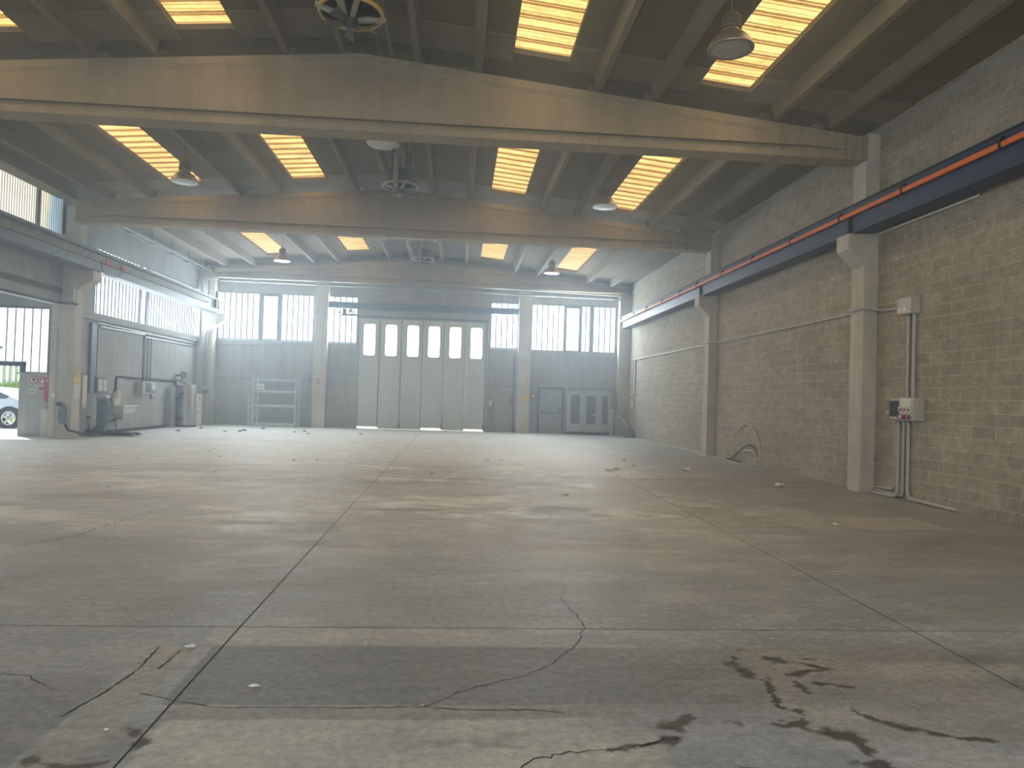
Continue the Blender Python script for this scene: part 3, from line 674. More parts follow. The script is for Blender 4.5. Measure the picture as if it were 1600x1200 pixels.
# ------------------------------------------------------------ crane runways
def ibeam(x0, x1, y0, y1, z0, z1, tf=.03, tw=.02, mb=None):
    m = mb or MB(); xc = (x0 + x1) / 2
    m.box(x0, x1, y0, y1, z0, z0 + tf); m.box(x0, x1, y0, y1, z1 - tf, z1); m.box(xc - tw / 2, xc + tw / 2, y0, y1, z0 + tf, z1 - tf); return m
rt = thing('crane_runway', (7.6, 13.2, 4.95), 'dark blue steel crane runway beam with orange rail on the block wall', 'crane rail')
m = MB(); m.prism([(7.44, 4.955), (7.80, 4.955), (7.80, 4.985), (7.52, 4.985), (7.52, 5.40), (7.80, 5.44), (7.80, 5.48), (7.42, 5.48), (7.42, 5.36), (7.47, 5.35), (7.49, 4.99), (7.44, 4.985)], 1, 5.0, 32.3); m.build('steel_beam', 'steelblue', rt)
m = MB(); m.box(7.58, 7.64, 5.0, 32.3, 5.48, 5.54); m.build('track', 'steeldark', rt)
m = MB(); m.prism([(7.375, 5.275), (7.43, 5.275), (7.43, 5.355), (7.375, 5.355)], 1, 5.0, 32.4); m.build('orange_rail', 'orange', rt, bevel=.01)
m = MB(); m.prism([(7.395, 5.472), (7.43, 5.472), (7.43, 5.495), (7.395, 5.495)], 1, 5.0, 32.4); m.build('upper_cable_rail', 'steeldark', rt)
for k, y in enumerate([7.2, 9.25, 11.45, 13.42, 15.5, 17.6, 19.7, 21.85, 23.6, 25.7, 27.85, 29.9, 32.0]):
    m = MB(); m.box(7.362, 7.43, y - .02, y + .02, 5.26, 5.40); m.box(7.36, 7.44, y - .06, y + .06, 5.385, 5.42)
    m.build('rail_clip', 'black', rt)
for y in (13.2, 21.7): m = MB(); m.box(7.425, 7.49, y - .05, y + .05, 4.99, 5.37); m.build('splice_plate', 'black', rt)

lt = thing('crane_runway', (-11.1, 22.1, 5.03), 'blue-grey steel crane runway with flaking paint along the left wall', 'crane rail')
m = MB(); m.prism([(-10.86, 5.035), (-11.30, 5.035), (-11.30, 5.06), (-10.94, 5.06), (-10.96, 5.44), (-11.30, 5.44), (-11.30, 5.62), (-10.84, 5.62), (-10.84, 5.56), (-10.93, 5.54), (-10.93, 5.09), (-10.86, 5.065)], 1, 5.0, 32.9); m.build('steel_beam', 'railgrey', lt)
m = MB(); m.prism([(-10.93, 5.31), (-10.86, 5.31), (-10.86, 5.46), (-10.93, 5.46)], 1, 5.0, 31.5); m.build('conductor_duct', 'flaking', lt)
m = MB(); m.box(-10.86, -10.80, 5.0, 32.9, 5.58, 5.64); m.build('upper_flange_edge', 'railgrey', lt)
for y in (22.75, 23.75): m = MB(); m.box(-10.86, -10.83, y - .28, y + .12, 5.30, 5.46); m.build('red_marker', 'redpaint', lt)
for y in (32.3, 32.6): m = MB(); m.box(-10.9, -10.78, y - .06, y + .06, 5.2, 5.60); m.build('end_bracket', 'black', lt)
m = MB(); m.box(-10.92, -10.74, 32.5, 32.75, 5.28, 5.50); m.build('end_box', 'white', lt)
m = MB(); m.box(-10.94, -10.82, 32.5, 32.7, 5.68, 5.98); m.build('end_stop', 'black', lt)
m = MB(); m.tube(smooth_path([(-10.84, 22.2, 5.35), (-10.82, 22.22, 5.1), (-10.80, 22.5, 4.98), (-10.80, 23.2, 5.05), (-10.82, 23.6, 5.35)]), .014, 6); m.build('hanging_cable', 'black', lt, smooth=True)
m = MB(); m.tube(smooth_path([(-10.85, 31.2, 5.36), (-10.82, 31.8, 5.30), (-10.80, 32.2, 5.1), (-10.82, 32.3, 4.98)]), .014, 6); m.build('hanging_cable', 'black', lt, smooth=True)

# ------------------------------------------------------------ high-bay lamps
def make_lamp(loc, label):
    x, y, z = loc; t = thing('high_bay_lamp', loc, label, 'lamp', 'high-bay pendant lamps')
    m = MB(); m.lathe(loc, [(.302, 0), (.306, .012), (.300, .03), (.285, .07), (.25, .13), (.20, .18), (.15, .215), (.12, .24), (.115, .27)], 32)
    o = m.build('reflector', 'lampmetal', t, smooth=True)
    m = MB(); m.lathe(loc, [(.0, -.006), (.15, -.004), (.292, .002), (.292, .008), (0, .01)], 32); m.build('diffuser', 'lens', t, smooth=True)
    m = MB(); m.lathe(loc, [(.09, .255), (.135, .275), (.14, .30), (.12, .32), (.12, .40), (.128, .41), (.128, .43), (.115, .45), (.03, .46)], 24); m.build('gear_housing', 'lampbody', t, smooth=True)
    m = MB(); 
    for k in range(16):
        a = 2 * math.pi * k / 16; m.box(x + .122 * math.cos(a) - .006, x + .122 * math.cos(a) + .006, y + .122 * math.sin(a) - .006, y + .122 * math.sin(a) + .006, z + .32, z + .41)
    m.build('cooling_fins', 'lampbody', t)
    m = MB(); m.tube([(x, y, z + .45), (x, y, z + 1.5)], .008, 6); m.build('cord', 'lampbody', t)
    m = MB(); m.box(x - .06, x + .06, y - .05, y + .05, z + .455, z + .50); m.build('hook_plate', 'lampbody', t)
    return t
L1 = make_lamp((3.50, 9.2, 6.36), 'high-bay pendant lamp nearest the camera at the upper right')
for k, (x, y, z, lab) in enumerate([(3.50, 17.4, 6.42, 'high-bay pendant lamp on the right between the two big beams'), (-6.58, 17.15, 6.44, 'dark high-bay pendant lamp on the left between the two big beams'),
                     (3.43, 27.0, 6.43, 'small pale high-bay pendant lamp in the far bay, right side'), (-6.71, 27.0, 6.45, 'small pale high-bay pendant lamp in the far bay, left side')]):
    c = dup(L1, (x, y, z), lab)
# ------------------------------------------------------------ destratifier fans and white discs
def make_fan(loc, label):
    x, y, z = loc; t = thing('ceiling_fan', loc, label, 'fan', 'drum shaped ceiling fans under the ridge')       # z: underside of drum
    m = MB(); m.lathe(loc, [(.42, -.02), (.42, .32), (0, .32), (0, .31), (.405, .31), (.405, -.02), (.42, -.02)], 36); m.build('drum', 'fanblue', t, smooth=True)
    m = MB(); m.lathe(loc, [(.43, -.035), (.44, -.01), (.43, .02), (.405, .02), (.40, -.03), (.43, -.035)], 36); m.build('lower_ring', 'amberlitring' if label.startswith('drum fan nearest') else 'fangrey', t, smooth=True)  # nearest ring coloured amber for the skylight glow falling on it
    m = MB()
    for a in (0.35, 0.35 + math.pi / 2):
        c, s_ = math.cos(a) * .47, math.sin(a) * .47; n_ = Vector((-math.sin(a), math.cos(a), 0)) * .035
        P = [Vector((x + c, y + s_, z - .02)), Vector((x, y, z - .13)), Vector((x - c, y - s_, z - .02))]
        for A, B in zip(P[:-1], P[1:]):
            q = [A - n_, A + n_, B + n_, B - n_]; dz = Vector((0, 0, .05)); v = [*q, *[w + dz for w in q]]
            m.add(v, [(0, 3, 2, 1), (4, 5, 6, 7), (0, 1, 5, 4), (1, 2, 6, 5), (2, 3, 7, 6), (3, 0, 4, 7)])
    m.build('cross_bracket', 'fangrey', t)
    m = MB(); m.box(x - .14, x - .02, y - .50, y - .44, z - .08, z + .62); m.box(x + .06, x + .14, y - .50, y - .44, z + .35, z + .62); m.box(x - .14, x + .14, y - .50, y - .44, z + .60, z + .66)
    m.box(x - .12, x - .03, y - .50, y, z - .10, z - .05); m.build('mounting_channel', 'fangrey', t)
    m = MB(); m.lathe((x, y, z - .22), [(0, 0), (.07, .01), (.10, .06), (.10, .22), (.08, .26), (0, .27)], 20); m.build('motor', 'steeldark', t, smooth=True)
    for k in range(5):
        a = 2 * math.pi * k / 5 + .5; d = Vector((math.cos(a), math.sin(a), 0)); n_ = Vector((-d.y, d.x, 0))
        A = Vector((x, y, z - .14)) + d * .08; B = Vector((x, y, z - .18)) + d * .40
        q = [A - n_ * .03 - Vector((0, 0, .02)), A + n_ * .03 + Vector((0, 0, .02)), B + n_ * .07 + Vector((0, 0, .035)), B - n_ * .07 - Vector((0, 0, .035))]
        m = MB(); v = [*q, *[w + Vector((0, 0, .006)) for w in q]]; m.add(v, [(0, 3, 2, 1), (4, 5, 6, 7), (0, 1, 5, 4), (1, 2, 6, 5), (2, 3, 7, 6), (3, 0, 4, 7)])
        m.build('blade', 'lampbody', t)
    for dx, dy in ((-.16, -.47), (.16, -.47), (-.2, .38), (.2, .38)): m = MB(); m.tube([(x + dx, y + dy, z + .28), (x + dx, y + dy, zslab(x + dx) + .02)], .012, 6); m.build('hanger_rod', 'steeldark', t)
    return t
make_fan((-1.60, 9.6, 6.72), 'drum fan nearest the camera with amber light painted on its ring, at the top edge')
F2 = make_fan((-1.58, 17.5, 6.72), 'dark blue drum fan hanging under the ridge between the two big beams')
dup(F2, (-1.52, 27.0, 6.76), 'small pale drum fan in the far bay near the tube lamp')
def disc(loc, label):
    x, y, z = loc; t = thing('ceiling_disc', loc, label, 'disc')
    m = MB(); m.lathe(loc, [(.0, -.03), (.2, -.026), (.34, -.01), (.39, .02), (.385, .035), (.30, .03), (0, .03)], 36); m.build('dish', 'white', t, smooth=True)
    m = MB(); m.tube([(x, y, z + .02), (x, y, zslab(x) + .02)], .012, 6); m.tube([(x, y, z + .02), (x + .3, y, zslab(x + .3) + .02)], .008, 6); m.build('stem', 'fangrey', t)
disc((-1.97, 16.95, 7.52), 'white shallow disc hanging beside the dark blue drum fan')
disc((-1.90, 26.6, 7.50), 'small white shallow disc hanging above the far drum fan')
# ridge bars in the nearest and middle bay
for (y0, y1, lab) in ((5.0, 12.95, 'pair of slim steel bars along the ridge beside the nearest drum fan'), (15, 21.45, 'pair of slim steel bars along the ridge beside the dark blue drum fan')):
    t = thing('ridge_bars', (-1.45, (y0 + y1) / 2, 7.8), lab, 'bars')
    for x in (-1.60, -1.40): m = MB(); m.box(x - .03, x + .03, y0, y1, 7.76, 7.82); m.build('bar', 'rib', t)
    for yy in (y0 + .6, y1 - .6): m = MB(); m.box(-1.63, -1.37, yy - .03, yy + .03, 7.81, zslab(-1.6) + .02); m.build('cleat', 'rib', t)
# tube lamp under the middle beam
t = thing('tube_lamp', (-1.62, 21.72, 6.37), 'long white tube lamp fixed under the middle beam', 'lamp')
m = MB(); m.box(-2.42, -.82, 21.62, 21.80, 6.315, 6.368); m.build('housing', 'white', t, bevel=.008)
for a, c in ((-2.36, -1.66), (-1.58, -.88)): m = MB(); m.tube([(a, 21.66, 6.30), (c, 21.66, 6.30)], .018, 10); m.build('tube', 'lens', t, smooth=True)

# ------------------------------------------------------------ folding door
dd = struct(MB().box(-4.66, 1.22, YB + .04, YB + .09, 5.06, 5.12).build('door_1', 'doorseam'), 'tall grey six-leaf folding door with rounded windows')
LE = [-4.66, -3.69, -2.69, -1.72, -.72, .25, 1.21]; WX = [(-4.43, -3.88), (-3.44, -2.89), (-2.44, -1.89), (-1.47, -.92), (-.49, .06), (.49, 1.05)]
def rrect(x0, x1, z0, z1, r=.12, n=5):
    P = []
    for cx, cz, a0 in ((x1 - r, z1 - r, 0), (x0 + r, z1 - r, 90), (x0 + r, z0 + r, 180), (x1 - r, z0 + r, 270)):
        for k in range(n + 1): a = math.radians(a0 + 90 * k / n); P.append((cx + r * math.cos(a), cz + r * math.sin(a)))
    return P
for k in range(6):
    x0, x1 = LE[k] + .02, LE[k + 1] - .02; zb = .10 if k in (0, 3, 5) else .012; a, c = WX[k]
    y0, y1 = YB - .06, YB
    inner = rrect(a, c, 3.36, 4.82); m = MB()
    # leaf with a rounded hole: outer ring points matched to the inner outline
    outer = []
    for (px, pz) in inner:
        outer.append((x1 if px > (a + c) / 2 else x0, None))
    n = len(inner); cxm, czm = (a + c) / 2, 4.09
    O = []
    for (px, pz) in inner:
        dx, dz = px - cxm, pz - czm
        sx_ = ((x1 - cxm) if dx > 0 else (x0 - cxm)) / dx if abs(dx) > 1e-6 else 1e9
        sz_ = ((5.05 - czm) if dz > 0 else (3.1 - czm)) / dz if abs(dz) > 1e-6 else 1e9
        s_ = min(sx_, sz_); O.append([cxm + dx * s_, czm + dz * s_])
    for (tx, tz) in ((x0, 3.1), (x1, 3.1), (x0, 5.05), (x1, 5.05)):
        j = min(range(n), key=lambda i: (O[i][0] - tx) ** 2 + (O[i][1] - tz) ** 2); O[j] = [tx, tz]
    vs_ = [(px, y0, pz) for px, pz in inner] + [(px, y0, pz) for px, pz in O] + [(px, y1, pz) for px, pz in inner] + [(px, y1, pz) for px, pz in O]
    fs = []
    for i in range(n):
        j = (i + 1) % n; fs += [(i, j, n + j, n + i), (2 * n + i, 3 * n + i, 3 * n + j, 2 * n + j), (i, 2 * n + i, 2 * n + j, j)]
    m.add(vs_, fs); m.box(x0, x1, y0, y1, zb, 3.1)
    lf = m.build('leaf', 'doorleaf', dd)
    g_ = MB(); g_.prism(rrect(a + .002, c - .002, 3.362, 4.818), 1, YB - .035, YB - .02); g_.build('window_pane', 'pane', lf)
    rr_ = MB(); I = rrect(a - .03, c + .03, 3.33, 4.85, .14); J = rrect(a + .008, c - .008, 3.368, 4.812, .115); n2 = len(I)
    vv = [(px, y0 - .008, pz) for px, pz in I] + [(px, y0 - .008, pz) for px, pz in J] + [(px, y0 + .01, pz) for px, pz in I] + [(px, y0 + .01, pz) for px, pz in J]
    rr_.add(vv, [q for i in range(n2) for q in ((i, (i + 1) % n2, n2 + (i + 1) % n2, n2 + i), (i, 2 * n2 + i, 2 * n2 + (i + 1) % n2, (i + 1) % n2), (n2 + i, n2 + (i + 1) % n2, 3 * n2 + (i + 1) % n2, 3 * n2 + i))]); rr_.build('window_gasket', 'pvc', lf)
    sm_ = MB(); sm_.box(x1 - .004, x1 + .034, y0 - .012, y1, zb, 5.05)
    if k in (1, 3, 5): sm_.box(x1 - .03, x1 + .06, y0 - .05, y0, .05, .30)
    sm_.build('edge_seal', 'doorseam', dd)
m = MB(); m.box(-4.76, -4.62, YB - .10, YB - .001, 0, 5.45); m.box(1.20, 1.40, YB - .10, YB - .001, 0, 5.45); m.box(-4.6, 1.2, YB - .08, YB - .001, 5.05, 5.50); m.build('door_frame', 'doorgreen', dd)
m = MB(); m.box(-6.02, 2.70, YB - .22, YB - .10, 5.48, 5.77); m.build('header_beam', 'doorblue', dd)
m = MB()
for k in range(13):
    x = -4.4 + k * .45; m.lathe((x, YB - .11, 5.33), [(.0, -.02), (.045, -.02), (.045, .02), (0, .02)], 12, 'y')
m.build('roller_bolts', 'galv', dd)
m = MB(); m.box(-4.7, 1.3, YB - .13, YB - .08, 5.10, 5.18); m.box(-5.45, -4.74, YB - .15, YB - .08, 5.14, 5.24); m.build('roller_track', 'doorblue', dd)
m = MB(); m.box(-5.4, -5.25, YB - .15, YB - .1, 5.24, 5.47); m.box(-5.12, -5.0, YB - .15, YB - .1, 5.30, 5.47); m.box(-4.9, -4.86, YB - .15, YB - .1, 5.24, 5.47); m.box(-5.62, -5.45, YB - .14, YB - .1, 5.26, 5.32); m.build('opener_gear', 'steeldark', dd)
m = MB(); m.tube([(1.30, YB - .14, .1), (1.30, YB - .14, 5.0)], .02, 8); m.build('lock_rod', 'galv', dd)
# emergency door
d2 = struct(MB().box(3.80, 4.86, YB - .06, YB - .005, .03, 2.05).build('door_2', 'doorgreen', bevel=.004), 'grey steel emergency door with a push bar')
m = MB(); m.box(3.72, 3.80, YB - .08, YB - .001, 0, 2.14); m.box(4.86, 4.94, YB - .08, YB - .001, 0, 2.14); m.box(3.72, 4.94, YB - .08, YB - .001, 2.05, 2.14); m.build('door_frame', 'doorblue', d2)
m = MB(); m.box(3.90, 4.76, YB - .17, YB - .13, .92, .98)
for x in (3.86, 4.72): m.prism([(YB - .06, .94), (YB - .06, 1.16), (YB - .17, .98), (YB - .17, .92)], 0, x, x + .06)
m.build('push_bar', 'doorblue', d2)
m = MB(); m.box(3.83, 3.90, YB - .09, YB - .06, 1.0, 1.16); m.build('bar_cover', 'white', d2)

# conduits across the end wall
for z, lab in ((6.60, 'upper pale conduit running across under the far beam'), (6.45, 'lower pale conduit running across under the far beam')):
    m = MB(); m.tube([(-10.75, 32.40 if z > 6.5 else 32.42, z), (2, 32.40, z), (7.35, 32.40, z - .12)] if z > 6.5 else [(-10.75, 32.40, z), (7.35, 32.40, z - .14)], .028, 8)
    if z < 6.5: m.tube(fillet([(7.35, 32.40, z - .14), (7.40, 32.40, z - .3), (7.40, 32.4, 5.6)], .08), .028, 8)
    tag(m.build('conduit', 'galv', None, (-1.7, 32.4, z), smooth=True), lab, 'pipe')

# ------------------------------------------------------------ right wall: electrics
def pipe(pts, r, mat, label, name='conduit', fil=.1, parent=None, clips=True, cat='pipe'):
    m = MB(); m.tube(fillet(pts, fil), r, 10)
    o = m.build(name, mat, parent, None if parent else pts[0], smooth=True)
    if not parent: tag(o, label, cat)
    return o
px = XR - .035
pipe([(px, 32.6, 3.50), (px, 22.05, 3.50), (7.665, 22.0, 3.50), (7.665, 21.42, 3.50), (px, 21.35, 3.50), (px, 13.6, 3.52), (7.64, 13.54, 3.52), (7.64, 12.96, 3.52), (px, 12.86, 3.47), (px, 12.25, 3.44)], .022, 'pvc', 'long grey conduit running along the block wall to the upper junction box')
jb = thing('junction_box', (XR, 11.98, 3.28), 'beige junction box high on the block wall', 'box')
m = MB(); m.box(XR - .17, XR, 11.77, 12.14, 3.29, 3.58); m.build('box', 'boxgrey', jb, bevel=.008)
m = MB(); m.box(XR - .18, XR - .02, 12.14, 12.152, 3.30, 3.57); m.build('lid_edge', 'pvc', jb)
for y in (12.08, 11.93):
    m = MB(); m.lathe((XR - .172, y, 3.37), [(0, -.01), (.045, -.008), (.05, 0), (0, .001)], 12, 'x'); m.build('white_plug', 'white', jb, smooth=True)
for y, lab in ((12.02, 'left of two vertical conduits between junction box and switch box'), (11.86, 'right of two vertical conduits between junction box and switch box')):
    pipe([(px, y, 3.30), (px, y, 1.80)], .030, 'pvc', lab)
eb = thing('breaker_box', (XR, 12.15, 1.4), 'pale breaker box with smoked cover on the block wall', 'electric box')
m = MB(); m.box(XR - .14, XR, 12.02, 12.36, 1.42, 1.80); m.build('case', 'boxgrey', eb, bevel=.008)
m = MB(); m.box(XR - .155, XR - .14, 12.045, 12.34, 1.475, 1.755); m.build('smoked_cover', 'darkglass', eb, bevel=.006)
m = MB(); m.box(XR - .16, XR - .155, 12.07, 12.09, 1.58, 1.66); m.build('cover_latch', 'white', eb)
m = MB(); m.box(XR - .12, XR, 12.38, 12.46, 1.60, 1.78); m.build('timer', 'stackerblue', eb); m = MB(); m.box(XR - .16, XR - .0, 12.37, 12.55, 1.785, 1.80); m.build('rain_cap', 'pvc', eb)
m = MB(); m.lathe((XR - .10, 12.42, 1.54), [(0, -.05), (.03, -.05), (.035, 0), (.035, .09), (0, .09)], 12, 'x'); m.build('small_socket', 'pvc', eb, smooth=True)
sb = thing('outlet_box', (XR, 11.78, 1.38), 'beige socket panel with red and blue outlets beside the smoked breaker box', 'electric box')
m = MB(); m.box(XR - .20, XR, 11.60, 12.0, 1.41, 1.81); m.build('case', 'boxgrey', sb, bevel=.008)
m = MB(); m.box(XR - .21, XR - .20, 11.65, 11.96, 1.655, 1.80); m.build('cover_plate', 'cream', sb, bevel=.004)
for y in (11.93, 11.82, 11.71):
    m = MB(); m.box(XR - .212, XR - .20, y - .032, y + .032, 1.545, 1.645); q = m.build('breaker', 'cream', sb); m = MB(); m.box(XR - .222, XR - .212, y - .015, y + .015, 1.58, 1.62); m.build('toggle', 'black', q)
for y, c in ((11.94, 'black'), (11.83, 'red'), (11.71, 'stackerblue')):
    m = MB(); m.lathe((XR - .20, y, 1.475), [(0, -.06), (.038, -.055), (.042, 0), (0, .001)], 14, 'x'); m.build('outlet', c, sb, smooth=True)
m = MB(); m.lathe((XR - .26, 11.87, 1.475), [(0, -.02), (.03, -.015), (.032, .01), (0, .011)], 14, 'x'); m.build('white_outlet_cap', 'white', sb, smooth=True)
pipe([(px, 12.33, 1.42), (px, 12.33, .16), (px, 12.95, .13)], .024, 'pvc', 'leftmost thin conduit dropping from the smoked breaker box')
pipe([(px - .02, 12.22, 1.42), (px - .04, 12.20, .035), (px - .05, 12.98, .03)], .030, 'pvc', 'second conduit from the left, bending along the floor to the column', fil=.14)
pipe([(px, 12.10, 1.42), (px, 12.10, .055), (px, 12.95, .08)], .026, 'pvc', 'third conduit from the left below the smoked breaker box')
pipe([(px, 11.97, 1.42), (px, 11.97, .045), (px, 10.75, .035)], .030, 'pvc', 'conduit bending right along the floor under the socket panel', fil=.16)
m = MB(); m.tube([(XR - .05, 10.35, 4.95), (XR - .05, 13.0, 4.95)], .022, 8)
tag(m.build('ledge_bar', 'white', None, (XR - .05, 11.7, 4.95), smooth=True), 'thin white rod fixed to the block wall under the crane beam', 'rod')
for y in (10.5, 12.6): m = MB(); m.box(XR - .05, XR, y, y + .03, 4.93, 4.97); m.build('rod_clip', 'white', bpy.data.objects['ledge_bar'])
# far right corner items
cb_ = thing('socket_box', (XR, 31.8, 1.4), 'small pale socket box near the far end of the block wall', 'electric box')
m = MB(); m.box(XR - .12, XR, 31.65, 31.9, 1.6, 1.95); m.build('upper_case', 'boxgrey', cb_, bevel=.01); m = MB(); m.box(XR - .10, XR, 31.65, 31.9, 1.35, 1.56); m.build('lower_case', 'white', cb_, bevel=.01)
m = MB(); m.lathe((XR - .12, 31.78, 1.80), [(0, -.04), (.05, -.03), (.05, 0), (0, 0)], 12, 'x'); m.build('outlet', 'black', cb_)
pipe([(px, 31.5, 3.5), (px, 31.5, 1.95)], .03, 'pvc', 'vertical conduit dropping to the small socket box')
# floor cable along the wall
m = MB(); m.tube(smooth_path([(7.92, 31.0, .01), (7.90, 27, .01), (7.92, 24, .01), (7.88, 22.4, .01), (7.62, 22.1, .01), (7.55, 21.4, .01), (7.75, 20.8, .01), (7.85, 20.4, .012)]), .012, 6)
tag(m.build('floor_cable', 'hose', None, (7.8, 25, 0), smooth=True), 'pale cable lying along the foot of the block wall', 'cable')
# hose coil leaning on the wall
hx = XR - .03
pts = [(7.88, 20.45, .02), (7.90, 20.42, .25), (7.93, 19.95, .70), (7.94, 19.3, 1.03), (7.945, 19.0, 1.07), (7.94, 18.6, .97), (7.93, 18.15, .55), (7.88, 18.10, .2), (7.80, 18.22, .03), (7.62, 18.5, .02), (7.55, 19.1, .02), (7.68, 19.8, .02), (7.85, 20.3, .03), (7.90, 19.9, .10), (7.93, 19.3, .30), (7.94, 18.75, .36), (7.92, 18.35, .30), (7.85, 18.22, .06)]
m = MB(); m.tube(smooth_path(pts, 8), .017, 8); tag(m.build('hose', 'hose', None, (7.85, 19.2, 0), smooth=True), 'cream hose looped up against the block wall', 'hose')
pts = [(7.86, 20.3, .05), (7.82, 19.9, .04), (7.90, 19.5, .25), (7.935, 18.95, .50), (7.935, 18.45, .46), (7.90, 18.15, .25), (7.85, 18.12, .08)]
m = MB(); m.tube(smooth_path(pts, 8), .014, 8); m.tube(smooth_path([(7.8, 19.6, .02), (7.75, 19.3, .05), (7.8, 19.0, .02)]), .02, 6); tag(m.build('cable', 'rubber', None, (7.85, 19.2, 0), smooth=True), 'black cable coiled with the cream hose at the block wall', 'cable')
# sack and leaning stick
sk = thing('sack', (7.62, 31.1, 0), 'small tan sack on the floor at the end of the block wall', 'sack')
m = MB(); m.lathe((7.62, 31.1, 0), [(0, 0), (.22, .0), (.26, .06), (.25, .2), (.22, .34), (.14, .42), (.06, .44), (.05, .52), (.09, .56), (0, .56)], 16)
m.v = [(x + .03 * math.sin(9 * z + 5 * x), y + .03 * math.cos(11 * z + 3 * y), z) for x, y, z in m.v]; m.build('bag', 'sack', sk, smooth=True)
m = MB(); m.lathe((7.62, 31.1, .44), [(.07, 0), (.075, .02), (.07, .04)], 12); m.build('tie', 'hose', sk)
m = MB(); m.tube([(7.50, 31.15, .56), (7.0, 32.6, 1.55)], .012, 6); m.tube([(7.50, 31.15, .56), (7.58, 31.12, .0)], .012, 6)
tag(m.build('leaning_stick', 'pvc', None, (7.3, 31.8, 0)), 'thin pale stick leaning between the tan sack and the corner', 'stick')
# rolls in the corner
for (x, y, r, h, mt, lab) in ((7.12, 32.45, .12, 1.2, 'cabinet', 'tall pale roll standing in the far right corner'), (7.30, 32.25, .10, .95, 'tubes', 'shorter brown roll standing in front of the corner column')):
    m = MB(); m.lathe((x, y, 0), [(0, 0), (r * .75, 0), (r, h * .9), (r * 1.1, h), (r * .9, h), (0, h - .03)], 18); tag(m.build('roll', mt, None, (x, y, 0), smooth=True), lab, 'roll')
# cabinet with three doors
cb = thing('metal_cabinet', (6.08, 32.85, 0), 'grey three-door metal cabinet with dark glass panels by the end wall', 'cabinet')
m = MB(); m.box(5.05, 7.10, 32.66, YB - .01, .12, 2.02); m.build('body', 'cabinet', cb, bevel=.01)
m = MB(); m.box(5.10, 7.05, 32.70, YB - .02, 0, .12); m.build('plinth', 'steeldark', cb)
for a, c in ((5.08, 5.76), (5.80, 6.50), (6.54, 7.07)):
    m = MB(); m.box(a, c, 32.625, 32.66, .16, 1.98); q = m.build('door', 'cabinet', cb, bevel=.006)
    m = MB(); m.prism(rrect(a + .14, c - .12, .50, 1.82, .05), 1, 32.615, 32.626); m.build('glass_panel', 'cabglass', q)
m = MB(); m.box(6.20, 6.42, 32.605, 32.616, .92, .96); m.build('label_strip', 'white', cb)
# small things on the end wall
def plate(x0, x1, z0, z1, mat, name, label, cat, y=YB, d=.015, parts=()):
    o = MB().box(x0, x1, y - d, y - .001, z0, z1).build(name, mat, None, ((x0 + x1) / 2, y, z0)); tag(o, label, cat)
    for (a, b_, c, e, mm, nm) in parts: MB().box(a, b_, y - d - .004, y - d, c, e).build(nm, mm, o)
    return o
plate(3.40, 3.60, 1.62, 1.82, 'redpaint', 'safety_sign', 'small red and white sign beside the emergency door', 'sign', parts=[(3.44, 3.56, 1.66, 1.78, 'white', 'symbol')])
plate(3.00, 3.24, .96, 1.26, 'paper', 'notice', 'pale paper notice on the end wall column right of the folding door', 'notice', y=32.74, parts=[(3.03, 3.21, 1.0 + .05 * k, 1.02 + .05 * k, 'cabinet', 'print_line') for k in range(5)])
plate(2.98, 3.22, 1.46, 1.80, 'yellow', 'yellow_notice', 'faded yellow notice above the paper notice by the folding door', 'notice', y=32.74)
plate(2.42, 2.58, 1.30, 1.72, 'redpaint', 'fire_extinguisher_sign', 'red fire sign left of the end wall column by the folding door', 'sign')
plate(4.26, 4.42, 1.55, 1.67, 'fence', 'door_sticker', 'small green sticker on the emergency door', 'sticker', y=YB - .06, d=.008)
plate(1.44, 1.56, 1.22, 1.44, 'white', 'switch_box', 'white switch box just right of the folding door', 'switch', d=.07)
plate(-6.42, -6.30, 1.98, 2.22, 'redpaint', 'fire_sign', 'tiny red and white sign on the column left of the folding door', 'sign', y=32.74, parts=[(-6.40, -6.36, 2.06, 2.16, 'white', 'symbol')])
m = MB(); m.box(1.75, 2.05, YB - .10, YB - .001, 0, 1.45); tag(m.build('cable_duct', 'doorgreen', None, (1.9, YB, 0)), 'grey vertical cable duct right of the folding door', 'duct')
m = MB(); m.tube([(2.56, YB - .04, 0), (2.56, YB - .04, 3.6)], .03, 8); m.lathe((2.56, YB - .07, 0), [(.07, 0), (.07, .02), (.05, .3), (0, .32)], 10); tag(m.build('downpipe', 'doorblue', None, (2.56, YB, 0), smooth=True), 'dark vertical pipe between cable duct and end wall column', 'pipe')
m = MB(); m.tube([(-6.85, YB - .04, .9), (-6.85, YB - .04, 3.6)], .02, 8); tag(m.build('wall_pipe', 'galv', None, (-6.85, YB, .9), smooth=True), 'thin pale pipe on the end wall left of the door column', 'pipe')
# storage rack
rk = thing('storage_rack', (-8.1, 32.4, 0), 'grey-green empty storage rack frame against the end wall', 'rack')
for x in (-9.02, -7.18):
    for y in (32.05, 32.85): m = MB(); m.box(x - .035, x + .035, y - .03, y + .03, 0, 2.25 if y > 32.5 else (2.25 if x > -8 else 2.32)); m.build('upright', 'rack', rk)
for z in (.12, .93, 1.58, 2.08):
    m = MB(); m.box(-9.0, -7.2, 32.03, 32.07, z - .05, z + .05); m.build('front_beam', 'rack', rk); m = MB(); m.box(-9.0, -7.2, 32.83, 32.87, z - .05, z + .05); m.build('rear_beam', 'rack', rk)
for x in (-9.02, -7.18):
    m = MB(); 
    for z0, z1 in ((.15, .9), (1.55, .95), (1.6, 2.05)): m.tube([(x, 32.07, z0), (x, 32.83, z1)], .018, 6)
    m.build('side_brace', 'rack', rk)
m = MB(); m.tube([(-9.18, 32.0, 0), (-9.18, 32.0, 1.45)], .03, 8); m.build('loose_post', 'rack', rk)
